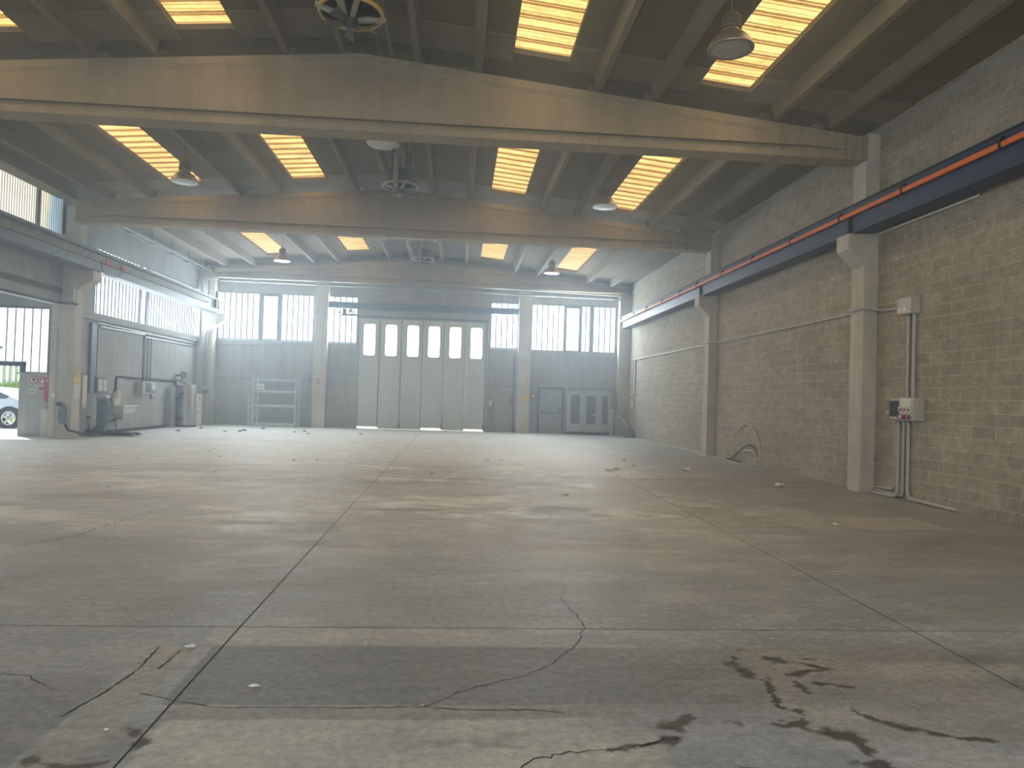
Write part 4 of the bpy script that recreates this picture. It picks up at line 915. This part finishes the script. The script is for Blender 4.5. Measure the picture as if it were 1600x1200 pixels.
m = MB(); m.box(-8.86, -8.54, 32.01, 32.03, 1.66, 1.88); q = m.build('rack_sign', 'white', rk)
m = MB(); [m.box(-8.82 + .05 * k, -8.79 + .05 * k, 32.005, 32.01, 1.74, 1.80) for k in range(5)]; m.build('rack_sign_print', 'ink', q)

# ------------------------------------------------------------ left side equipment
wx = XL
sn = thing('wash_basin', (wx + .25, 25.45, .6), 'white wall-hung wash basin on the left wall', 'sink')
m = MB(); m.prism([(25.0, .92), (26.0, .92), (25.92, .66), (25.08, .66)], 0, wx, wx + .45); m.build('bowl', 'ceramic', sn, bevel=.04)
m = MB(); m.box(wx, wx + .5, 24.96, 26.04, .90, .95); m.build('rim', 'ceramic', sn, bevel=.02)
m = MB(); m.box(wx, wx + .08, 25.15, 25.6, .95, 1.30); m.build('splash_plate', 'cream', sn, bevel=.01)
m = MB(); m.tube(fillet([(wx + .2, 25.5, .68), (wx + .2, 25.5, .46), (wx + .02, 25.5, .50)], .06), .035, 8); m.lathe((wx + .2, 25.5, .42), [(.0, 0), (.07, .01), (.07, .14), (0, .16)], 12); m.build('trap', 'pvc', sn, smooth=True)
m = MB(); m.tube(fillet([(wx + .02, 25.35, 1.38), (wx + .16, 25.35, 1.38), (wx + .2, 25.35, 1.28)], .05), .016, 8); m.build('tap', 'galv', sn, smooth=True)
m = MB(); m.lathe((wx + .12, 25.25, 1.18), [(0, 0), (.09, .01), (.11, .10), (.10, .2), (.05, .26), (0, .27)], 16); tag(m.build('soap_dispenser', 'white', None, (wx + .12, 25.25, 1.18), smooth=True), 'white rounded soap dispenser above the wash basin', 'dispenser')
pipe([(wx + .03, 25.32, 1.42), (wx + .03, 25.32, 1.93), (wx + .03, 30.5, 1.86), (wx + .03, 30.5, 1.70)], .032, 'rubber', 'dark insulated pipe from the wash basin to the boiler tank')
pipe([(wx + .03, 25.6, .5), (wx + .03, 23.9, .22)], .03, 'rubber', 'sloping dark waste pipe under the wash basin')
cbn = thing('wall_cabinet', (wx, 24.2, 1.35), 'small framed glass key cabinet left of the wash basin', 'cabinet')
m = MB(); m.box(wx, wx + .10, 23.90, 24.62, 1.36, 1.88); m.build('case', 'frame', cbn, bevel=.01)
for a, c in ((23.97, 24.22), (24.28, 24.54)): m = MB(); m.box(wx + .10, wx + .108, a, c, 1.43, 1.81); m.build('glass', 'paper', cbn)
bx = thing('wall_unit', (wx, 27.35, 1.3), 'grey wall control box with dark door between basin and boiler tank', 'electric box')
m = MB(); m.box(wx, wx + .26, 26.85, 27.6, 1.33, 1.80); m.build('case', 'cabinet', bx, bevel=.01)
m = MB(); m.box(wx + .26, wx + .275, 27.12, 27.55, 1.40, 1.74); m.build('dark_door', 'stackerblue', bx)
bx2 = thing('valve_box', (wx, 27.95, 1.2), 'small white box with black pipe fittings right of the grey control box', 'valve')
m = MB(); m.box(wx, wx + .2, 27.78, 28.1, 1.52, 1.78); m.build('case', 'white', bx2, bevel=.01)
m = MB(); m.tube([(wx + .1, 27.95, 1.52), (wx + .1, 27.95, 1.12)], .025, 8); m.tube([(wx + .1, 27.7, 1.42), (wx + .1, 28.3, 1.42)], .022, 8); m.tube([(wx + .1, 27.95, 1.2), (wx + .1, 28.2, 1.2)], .022, 8); m.build('fittings', 'black', bx2, smooth=True)
for y, lab in ((27.40, 'leftmost of three pipes dropping from the window ledge to the control box'), (27.72, 'middle of three pipes dropping from the window ledge to the control box'), (28.0, 'rightmost of three pipes dropping from the window ledge to the white valve box')):
    pipe([(wx + .04, y, 3.6), (wx + .04, y, 1.8)], .026, 'galv', lab)
pipe([(wx + .05, 23.95, 1.4), (wx + .05, 23.95, 3.52), (wx + .05, 27.3, 3.54)], .035, 'galv', 'bent galvanised pipe rising left of the key cabinet to the ledge', fil=.15)
pipe([(wx + .05, 23.80, 1.9), (wx + .05, 23.80, 3.62), (wx + .05, 32.55, 3.58)], .028, 'galv', 'long pipe under the left wall window ledge', fil=.15)
pipe([(wx + .05, 27.4, 3.46), (wx + .05, 32.55, 3.46)], .022, 'galv', 'lower pipe under the left wall window ledge')
m = MB(); m.box(wx, wx + .10, 23.45, 23.72, 1.35, 3.60); tag(m.build('wall_duct', 'stackerblue', None, (wx, 23.6, 1.35), bevel=.01), 'flat blue-grey duct on the left wall above the pallet stacker', 'duct')
# boiler tank, burner, expansion vessel
tk = thing('boiler_tank', (-11.33, 30.6, 0), 'tall aluminium-clad hot water tank by the left wall', 'boiler')
tcx, tcy = -11.33, 30.6
m = MB(); m.lathe((tcx, tcy, .06), [(0, 0), (.40, 0), (.40, 1.62), (.38, 1.66), (0, 1.68)], 40); m.build('jacket', 'tank', tk, smooth=True)
m = MB(); m.lathe((tcx, tcy, 0), [(0, 0), (.42, 0), (.42, .07), (0, .08)], 32); m.build('base_ring', 'steeldark', tk)
m = MB(); m.lathe((tcx + .12, tcy, 1.72), [(0, 0), (.26, 0), (.26, .07), (0, .09)], 24); m.build('lid', 'cabinet', tk, smooth=True)
m = MB(); m.tube(fillet([(tcx - .0, tcy - .38, 1.40), (tcx + .0, tcy - .55, 1.36), (tcx - .02, tcy - .62, 1.18), (tcx - .40, tcy - .62, 1.17), (tcx - .40, tcy - .62, .1)], .08), .045, 10); m.build('upper_hose', 'rubber', tk, smooth=True)
m = MB(); m.tube(fillet([(tcx + .02, tcy - .36, .34), (tcx + .0, tcy - .60, .34), (tcx - .40, tcy - .60, .34)], .08), .045, 10); m.build('lower_hose', 'rubber', tk, smooth=True)
m = MB(); m.tube(fillet([(tcx - .05, tcy, 1.70), (tcx - .05, tcy, 1.84), (tcx - .25, tcy, 1.84), (tcx - .25, tcy, 1.92), (tcx - .4, tcy - 1.0, 1.90)], .05), .025, 8); m.tube([(tcx - .25, tcy, 1.9), (tcx - .15, tcy, 2.02)], .02, 8); m.build('top_pipes', 'black', tk, smooth=True)
ev = thing('expansion_vessel', (-11.45, 30.6, 2.0), 'small grey-brown vessel above the hot water tank', 'vessel')
m = MB(); m.lathe((-11.42, 30.55, 2.0), [(0, 0), (.08, .01), (.14, .06), (.15, .15), (.14, .27), (.08, .31), (.02, .33), (0, .34)], 16); m.build('vessel', 'tubes', ev, smooth=True)
m = MB(); m.box(-11.75, -11.55, 30.5, 30.6, 2.1, 2.16); m.build('bracket', 'black', ev)
m = MB(); m.box(wx, -11.50, 29.55, 30.0, 0, 1.62); tag(m.build('metal_sheet', 'galv', None, (-11.6, 29.8, 0), bevel=.01), 'pale flat panel standing left behind the hot water tank', 'panel')
ht = thing('heater', (-11.35, 31.7, 0), 'cream heater unit with a round black grille right of the hot water tank', 'heater')
m = MB(); m.box(wx + .02, -11.16, 31.35, 32.0, .02, 1.38); m.build('case', 'cream', ht, bevel=.02)
m = MB(); m.lathe((-11.36, 31.35, .98), [(0, -.02), (.05, -.03), (.15, -.02), (.16, 0), (0, .0)], 24, 'y'); m.build('grille', 'black', ht, smooth=True)
m = MB(); m.box(wx + .02, -11.155, 31.345, 32.0, .60, .62); m.build('seam', 'frame', ht)
m = MB(); m.lathe((-11.5, 31.35, 1.30), [(0, -.03), (.03, -.03), (.03, 0), (0, 0)], 12, 'y'); m.lathe((-11.5, 31.35, 1.18), [(0, -.03), (.025, -.03), (.025, 0), (0, 0)], 12, 'y'); m.build('knob', 'black', ht)
m = MB(); m.tube([(-11.15, 31.6, 1.28), (-11.1, 31.6, 1.1)], .03, 8); m.build('hose_stub', 'galv', ht)
# curb along the left wall
m = MB(); m.box(wx, wx + .05, 23.9, 31.3, 0, .10); struct(m.build('baseboard_left', 'rubber'))
# corner column pipes and boxes
pb = thing('control_box', (-11.2, 32.62, 1.3), 'grey double switch box on the corner column behind the boiler', 'electric box')
m = MB(); m.box(-11.36, -11.08, 32.50, 32.618, 1.38, 1.75); m.build('case', 'cabinet', pb, bevel=.01); m = MB(); m.box(-11.32, -11.12, 32.49, 32.50, 1.42, 1.55); m.build('switches', 'frame', pb)
for x in (-11.34, -11.22): pipe([(x, 32.58, 1.75), (x, 32.58, 4.1), (x + .25, 32.50, 4.3), (x + .3, 32.50, 4.75)], .022, 'galv', ('left' if x < -11.3 else 'right') + ' of two pipes climbing the corner column above the switch box')
pipe([(-11.60, 32.58, 3.5), (-11.60, 32.58, 6.5)], .035, 'galv', 'pipe climbing the left corner from the window ledge to the roof')
pipe([(-11.30, 32.58, 5.7), (-11.30, 32.58, 6.5), (-10.8, 32.42, 6.52)], .03, 'galv', 'short pipe looping over the corner column under the far beam')
# cable tray at the top of the left wall
ct = thing('cable_tray', (-11.3, 28, 6.85), 'pale ladder cable tray running along the top of the left wall', 'cable tray')
for x in (-11.45, -11.15): m = MB(); m.box(x - .02, x + .02, 22.3, 32.2, 6.83, 6.88); m.build('side_rail', 'galv', ct)
y = 23.2
while y < 32: m = MB(); m.box(-11.5, -11.1, y - .04, y + .04, 6.80, 6.83); m.box(-11.32, -11.28, y - .02, y + .02, 6.83, zslab(-11.3) + .01); m.build('bracket', 'frame', ct); y += 1.75
# brace at corner
m = MB(); m.tube([(-11.15, 32.40, 7.0), (-10.95, 32.40, 6.64)], .05, 4); tag(m.build('corner_brace', 'galv', None, (-11.05, 32.3, 6.62)), 'short pale diagonal brace at the upper left corner of the end wall', 'brace')
# stacker
st = thing('pallet_stacker', (-12.0, 24.6, 0), 'blue-grey pallet stacker with low forks standing by the left column', 'pallet stacker')
# built from its mast towards the forks pointing right
bx0, by0 = -11.50, 23.75
st.location = (bx0, by0, 0); st['_o'] = (bx0, by0, 0)
m = MB(); m.box(bx0 - .02, bx0 + .26, by0 - .12, by0 + .12, .12, 1.20); m.build('mast', 'stackerblue', st, bevel=.03)
m = MB(); m.box(bx0 - .04, bx0 + .28, by0 - .14, by0 + .14, 1.18, 1.27); m.build('mast_cap', 'galv', st, bevel=.02)
for y in (by0 - .22, by0 + .22): m = MB(); m.prism([(bx0 + .2, .03), (bx0 + 1.15, .03), (bx0 + 1.28, .055), (bx0 + 1.15, .11), (bx0 + .2, .12)], 1, y - .08, y + .08); m.build('fork', 'steeldark', st)
m = MB(); m.box(bx0 - .28, bx0 + .24, by0 - .30, by0 + .30, .05, .20); m.build('base', 'steeldark', st, bevel=.02)
for y in (by0 - .25, by0 + .25): m = MB(); m.lathe((bx0 - .22, y - .03, .055), [(0, 0), (.055, 0), (.055, .06), (0, .06)], 14, 'y'); m.build('wheel', 'black', st)
m = MB(); m.tube(smooth_path([(bx0 + .27, by0 - .1, 1.1), (bx0 + .32, by0 - .12, .7), (bx0 + .27, by0 - .1, .35)]), .015, 6); m.build('hydraulic_hose', 'black', st, smooth=True)
m = MB(); m.tube([(bx0 - .22, by0 - .12, .2), (bx0 - .30, by0 - .12, .62), (bx0 - .26, by0 - .12, 1.15)], .018, 8); m.box(bx0 - .34, bx0 - .22, by0 - .2, by0 - .04, .55, .62); m.build('handle', 'black', st)
m = MB(); m.tube([(-11.22, 23.9, 1.24), (-10.98, 23.95, .02)], .010, 6); tag(m.build('leaning_rod', 'steeldark', None, (-10.98, 23.95, 0)), 'thin dark rod leaning against the pallet stacker mast', 'rod')
# things on the big left column
cx = -11.38
def plx(y0, y1, z0, z1, mat, name, label, cat, d=.012):
    return tag(MB().box(cx + .001, cx + d, y0, y1, z0, z1).build(name, mat, None, (cx, (y0 + y1) / 2, z0)), label, cat)
ws = thing('warning_sign', (cx, 22.13, 1.65), 'yellow warning triangle on the inner face of the wide left column', 'sign')
m = MB(); m.prism([(21.94, 1.80), (22.32, 1.80), (22.13, 2.10)], 0, cx + .001, cx + .014); m.build('triangle', 'yellow', ws)
m = MB(); m.box(cx + .001, cx + .014, 21.95, 22.31, 1.66, 1.79); m.build('text_plate', 'yellow', ws)
m = MB(); m.prism([(22.10, 1.90), (22.15, 1.90), (22.12, 1.82)], 0, cx + .014, cx + .017); m.prism([(22.12, 2.0), (22.16, 1.98), (22.10, 1.89)], 0, cx + .014, cx + .017); m.build('symbol', 'ink', ws)
q = plx(21.96, 22.30, 1.22, 1.62, 'paper', 'notice', 'pale paper notice below the yellow warning triangle', 'notice')
for k in range(6): MB().box(cx + .012, cx + .014, 22.0, 22.26, 1.28 + .05 * k, 1.295 + .05 * k).build('print_line', 'cabinet', q)
# white panel strip beside
m = MB(); m.box(wx, wx + .12, 23.0, 23.25, .9, 1.9); tag(m.build('wall_strip', 'cream', None, (wx, 23.1, .9), bevel=.01), 'narrow cream duct on the left wall right of the warning triangle', 'duct')
pipe([(wx + .05, 22.9, 1.95), (wx + .05, 22.9, .25)], .014, 'black', 'thin black cable beside the cream duct on the left wall', cat='cable')
# box with hook on column front, hose reel shape
hr = thing('hose_reel', (-11.62, 21.88, .4), 'blue and black bundle of hose hanging on the front of the wide left column', 'hose')
m = MB(); m.lathe((-11.62, 21.82, .72), [(.05, -.05), (.19, -.05), (.20, .0), (.19, .05), (.05, .05), (.05, -.05)], 18, 'y'); m.v = [(-11.60 + (x + 11.62) * .5, y, .72 + (z - .72) * 1.45) for x, y, z in m.v]; m.build('coil', 'stackerblue', hr, smooth=True)
m = MB(); m.lathe((-11.72, 21.84, 1.02), [(0, -.06), (.06, -.05), (.065, .04), (0, .05)], 12, 'y'); m.build('bracket', 'steeldark', hr)
m = MB(); m.tube(smooth_path([(-11.50, 21.82, .45), (-11.40, 21.80, .28), (-11.22, 21.85, .22), (-11.1, 22.2, .12), (-11.2, 23.0, .06)]), .035, 8); m.build('hose_tail', 'rubber', hr, smooth=True)
pipe([(-11.86, 21.87, 0.0), (-11.86, 21.87, 3.35), (-12.0, 21.87, 3.4)], .014, 'pvc', 'thin vertical conduit on the front of the wide left column')
m = MB(); m.box(-11.92, -11.82, 21.82, 21.895, 1.22, 1.34); tag(m.build('small_box', 'white', None, (-11.87, 21.86, 1.22), bevel=.01), 'small white box on the front of the wide left column', 'box')
# lintel conduit and junction box by the corbel
pipe([(XL + .02, 8, 3.98), (XL + .02, 21.6, 3.98), (-11.45, 21.86, 4.0), (-11.3, 21.86, 3.98)], .03, 'rubber', 'dark cable along the bottom edge of the left lintel')
tag(MB().box(-11.62, -11.40, 21.80, 21.898, 4.05, 4.45).build('junction_box', 'boxgrey', None, (-11.5, 21.85, 4.05), bevel=.01), 'pale junction box on the wide left column under the crane rail', 'box')
# fire signs on the annex wall
ay = AY - .02
def pla(x0, x1, z0, z1, mat, name, label, cat, parts=()):
    o = tag(MB().box(x0, x1, ay - .012, ay - .001, z0, z1).build(name, mat, None, ((x0 + x1) / 2, ay, z0)), label, cat)
    for (a, b_, c, e, mm, nm) in parts: MB().box(a, b_, ay - .016, ay - .012, c, e).build(nm, mm, o)
    return o
pla(-12.96, -12.74, 1.62, 1.82, 'redpaint', 'fire_sign', 'left red-framed sign by the open side door', 'sign', [(-12.93, -12.77, 1.65, 1.79, 'white', 'panel'), (-12.90, -12.80, 1.68, 1.76, 'redpaint', 'symbol')])
pla(-12.68, -12.52, 1.62, 1.82, 'redpaint', 'fire_sign', 'middle red and white fire sign by the open side door', 'sign', [(-12.65, -12.56, 1.64, 1.72, 'white', 'panel'), (-12.62, -12.58, 1.75, 1.80, 'white', 'flame')])
pla(-12.50, -12.40, 1.62, 1.80, 'redpaint', 'fire_sign', 'small right red and white fire sign by the open side door', 'sign', [(-12.48, -12.46, 1.66, 1.76, 'white', 'arrow')])
pla(-12.54, -12.32, 1.06, 1.62, 'redpaint', 'red_panel', 'tall plain red panel under the fire signs', 'panel')
pla(-12.70, -12.56, 1.42, 1.50, 'redpaint', 'small_red_sign', 'tiny red sign left of the tall red panel', 'sign')
pla(-13.0, -12.78, 1.32, 1.42, 'paper', 'sticker', 'small white sticker below the left fire sign', 'sticker', [(-12.98, -12.82, 1.35, 1.38, 'ink', 'print')])
pla(-12.84, -12.72, 1.48, 1.56, 'cabinet', 'grey_sticker', 'small grey sticker between the red signs', 'sticker')
m = MB(); m.box(-12.56, -12.36, AY - .14, AY - .021, 0, .84); tag(m.build('concrete_kerb_post', 'column', None, (-12.46, AY - .1, 0), bevel=.01), 'low rough concrete post under the tall red panel', 'post')
m = MB(); m.tube([(-12.32, AY - .06, 0), (-12.32, AY - .06, .9)], .02, 8); m.box(-12.35, -12.29, AY - .1, AY - .02, .85, 1.0); tag(m.build('short_pipe', 'steeldark', None, (-12.32, AY - .06, 0)), 'short dark pipe right of the low concrete post', 'pipe')
m = MB(); m.box(-14.0, -13.86, AY - .2, AY - .10, 2.50, 2.95)
m.box(-13.86, -13.75, AY - .2, AY - .1, 2.62, 2.70)
tag(m.build('door_lamp', 'steeldark', None, (-13.9, AY - .1, 2.5)), 'dark lamp bracket above the open side doorway', 'lamp')
MB().box(-14.0, -13.86, AY - .21, AY - .20, 2.68, 2.78).build('lamp_lens', 'lens', bpy.data.objects['door_lamp'])

# ------------------------------------------------------------ outside: car, grass, fence
car = thing('car', (-17.6, 27.2, 0), 'silver car parked outside the open side door', 'car')
def car_body():
    # side profile along x (rear at right end), width along y
    lo = [(-20.4, .35), (-20.5, .75), (-19.8, .95), (-19.2, 1.02), (-18.5, 1.38), (-17.6, 1.46), (-16.95, 1.42), (-16.45, 1.18), (-15.95, .98), (-15.80, .80), (-15.78, .55), (-15.9, .35)]
    m = MB(); secs = [(-.90, .88), (-.78, 1.0), (0, 1.03), (.78, 1.0), (.90, .88)]; n = len(lo); v = []
    for (dy, s_) in secs:
        for (x, z) in lo:
            zz = z if z < .6 else .6 + (z - .6) * (s_ if z < 1.1 else s_ * .98)
            inn = (.22 if z > 1.1 else 0) * (1 if abs(dy) > .5 else 0)
            v.append((x, 27.2 + dy * (1 - inn * .6), zz))
    fs = [tuple(range(n)), tuple(range(4 * n, 5 * n))[::-1]]
    for i in range(4):
        for k in range(n): fs.append((i * n + k, i * n + (k + 1) % n, (i + 1) * n + (k + 1) % n, (i + 1) * n + k))
    return m.add(v, fs)
car_body().build('body', 'carpaint', car, smooth=True)
m = MB(); m.prism([(-18.6, 1.04), (-18.15, 1.33), (-17.05, 1.36), (-16.55, 1.15), (-16.6, 1.04)], 1, 26.34, 26.44); m.build('side_window', 'carglass', car)
for x in (-16.42, -19.3):
    m = MB(); m.lathe((x, 26.25, .36), [(.22, 0), (.34, .0), (.36, .03), (.36, .20), (.22, .22), (.22, 0)], 28, 'y'); w_ = m.build('wheel', 'tyre', car, smooth=True)
    m = MB(); m.lathe((x, 26.25, .36), [(.215, .0), (.24, -.005), (.24, .02), (.215, .02), (.215, .0)], 28, 'y')
    for k in range(5):
        a = 2 * math.pi * k / 5 + .3; d_ = Vector((math.cos(a), 0, math.sin(a))); n_ = Vector((-d_.z, 0, d_.x)); c0 = Vector((x, 26.245, .36))
        for sgn in (-1, 1):
            A = c0 + d_ * .03; B = c0 + d_ * .23 + n_ * .035 * sgn; qv = [A - n_ * .012, A + n_ * .012, B + n_ * .012, B - n_ * .012]
            m.add([*qv, *[p_ + Vector((0, .02, 0)) for p_ in qv]], [(0, 3, 2, 1), (4, 5, 6, 7), (0, 1, 5, 4), (1, 2, 6, 5), (2, 3, 7, 6), (3, 0, 4, 7)])
    m.build('rim', 'rim', w_)
    m = MB(); m.lathe((x, 26.27, .36), [(.36, .0), (.42, .0), (.42, .02), (.36, .02), (.36, .0)], 28, 'y'); m.build('wheel_arch', 'black', car)
m = MB(); m.box(-17.30, -17.12, 26.28, 26.31, .84, .88); m.build('door_handle', 'carpaint', car)
g = MB()
bank = lambda y: 0 if y < 31 else 1.35 * min(1, (y - 31) / 6.5)
for k in range(2600):
    x = random.uniform(-30, -16); y = random.uniform(31, 38.5); h = random.uniform(.25, .6); a = random.uniform(0, 3.14); w_ = .06; dx, dy = math.cos(a) * w_, math.sin(a) * w_; lx = random.uniform(-.15, .15); z = bank(y)
    g.add([(x - dx, y - dy, z - .05), (x + dx, y + dy, z - .05), (x + lx, y, z + h)], [(0, 1, 2)])
g.prism([(31, -.02), (37.5, 1.35), (39.5, 1.35), (39.5, -.02)], 0, -36, -15.2)
gr = g.build('grass', 'grass', None, (-25, 34, 0)); tag(gr, 'long sunlit yellow-green grass beyond the car', 'grass', None, 'stuff')
fe = thing('slatted_fence', (-27, 40, 0), 'pale green slatted fence beyond the grass', 'fence')
m = MB(); x = -34
while x < -16: m.box(x, x + .16, 39.98, 40.02, 0, 4.2); x += .31
m.build('slats', 'fence', fe); m = MB(); m.box(-34, -16, 40.03, 40.08, .6, .7); m.box(-34, -16, 40.03, 40.08, 2.9, 3.0); m.build('rails', 'fence', fe)

# ------------------------------------------------------------ litter on the floor
def scrap(x, y, s, seed):
    r = random.Random(seed); m = MB(); n = 9
    ring = [(x + s * (.6 + .5 * r.random()) * math.cos(2 * math.pi * k / n) * 1.3, y + s * (.6 + .5 * r.random()) * math.sin(2 * math.pi * k / n) * .7, .002 + r.random() * s * .25) for k in range(n)]
    top = [(x + s * .45 * math.cos(2 * math.pi * k / n + .2) * 1.2, y + s * .35 * math.sin(2 * math.pi * k / n + .2), s * (.25 + .5 * r.random())) for k in range(n)]
    v = ring + top + [(x, y, s * .45), (x, y, .001)]; fs = []
    for k in range(n):
        j = (k + 1) % n; fs += [(k, j, n + j, n + k), (n + k, n + j, 2 * n), (j, k, 2 * n + 1)]
    return m.add(v, fs)
def put(x, y, s, label, group=None, seed=0):
    o = scrap(x, y, s, seed).build('paper_scrap', 'paperscrap', None, (x, y, 0)); tag(o, label, 'litter', group)
put(-1.60, 4.56, .034, 'crumpled white paper scrap beside the short dark floor mark at left', seed=1)
put(-1.05, 3.96, .026, 'crumpled white paper scrap lying alone on the dark floor patch', seed=2)
put(-1.58, 3.46, .014, 'small pale crumb on the stained floor at the lower left', seed=3)
put(1.85, 11.9, .07, 'round white crumpled paper near the dusty floor streaks', seed=4)
put(3.72, 16.4, .09, 'white paper scrap in the pair right of centre, the wider one', seed=5); put(3.50, 16.1, .09, 'white paper scrap in the pair right of centre, the smaller one', seed=6)
put(5.5, 16.6, .12, 'thin white paper scrap on the floor ahead of the hose', seed=7); put(6.45, 13.75, .12, 'pale dome shaped scrap on the floor before the nearest right column', seed=8)
put(4.5, 18.9, .08, 'tiny white scrap on the floor toward the second right column', seed=9); put(4.4, 17.4, .07, 'tiny white scrap just above the scrap pair', seed=10)
put(5.2, 9.4, .04, 'tiny white crumb on the floor below the pale floor patch', seed=11)
rs = random.Random(3)
for k in range(26):
    put(rs.uniform(-8.5, 1.5), rs.uniform(11.5, 19), rs.uniform(.02, .055), 'tiny white scrap among the scatter on the dusty mid floor', 'white scraps scattered on the dusty mid floor', 30 + k)
for k in range(14):
    put(rs.uniform(-1.9, 3.8), rs.uniform(3.4, 7.5), rs.uniform(.005, .010), 'pinhead white crumb on the near floor', 'white crumbs on the near floor', 80 + k)
def clod(x, y, s, seed):
    o = scrap(x, y, s, seed).build('dirt_clod', 'rubber', None, (x, y, 0)); tag(o, 'small dark clod among those before the end wall', 'litter', 'dark clods before the end wall')
for k in range(12): clod(rs.uniform(-10.5, -3.5), rs.uniform(27, 31.5), rs.uniform(.05, .09), 60 + k)

# ------------------------------------------------------------ haze in the hall, added for the bluish glare of the windows
if HAZE > 0:
    m, n, p = newmat('glare_haze'); n.nodes.remove(p)
    v = N(n, 'VolumeScatter'); v.inputs['Color'].default_value = (.68, .84, 1, 1); v.inputs['Density'].default_value = HAZE; v.inputs['Anisotropy'].default_value = .6
    n.links.new(v.outputs[0], n.nodes['Material Output'].inputs['Volume'])
    h = MB(); h.box(XL + .02, XR - .01, 2.0, 31.6, .002, 8.2); o = h.build('haze', m, None, (0, 14, 0)); tag(o, 'faint bluish haze for window glare, filling the hall', 'haze', None, 'stuff')
car.location.x += .67
for o in bpy.data.objects:
    if '_o' in o: del o['_o']
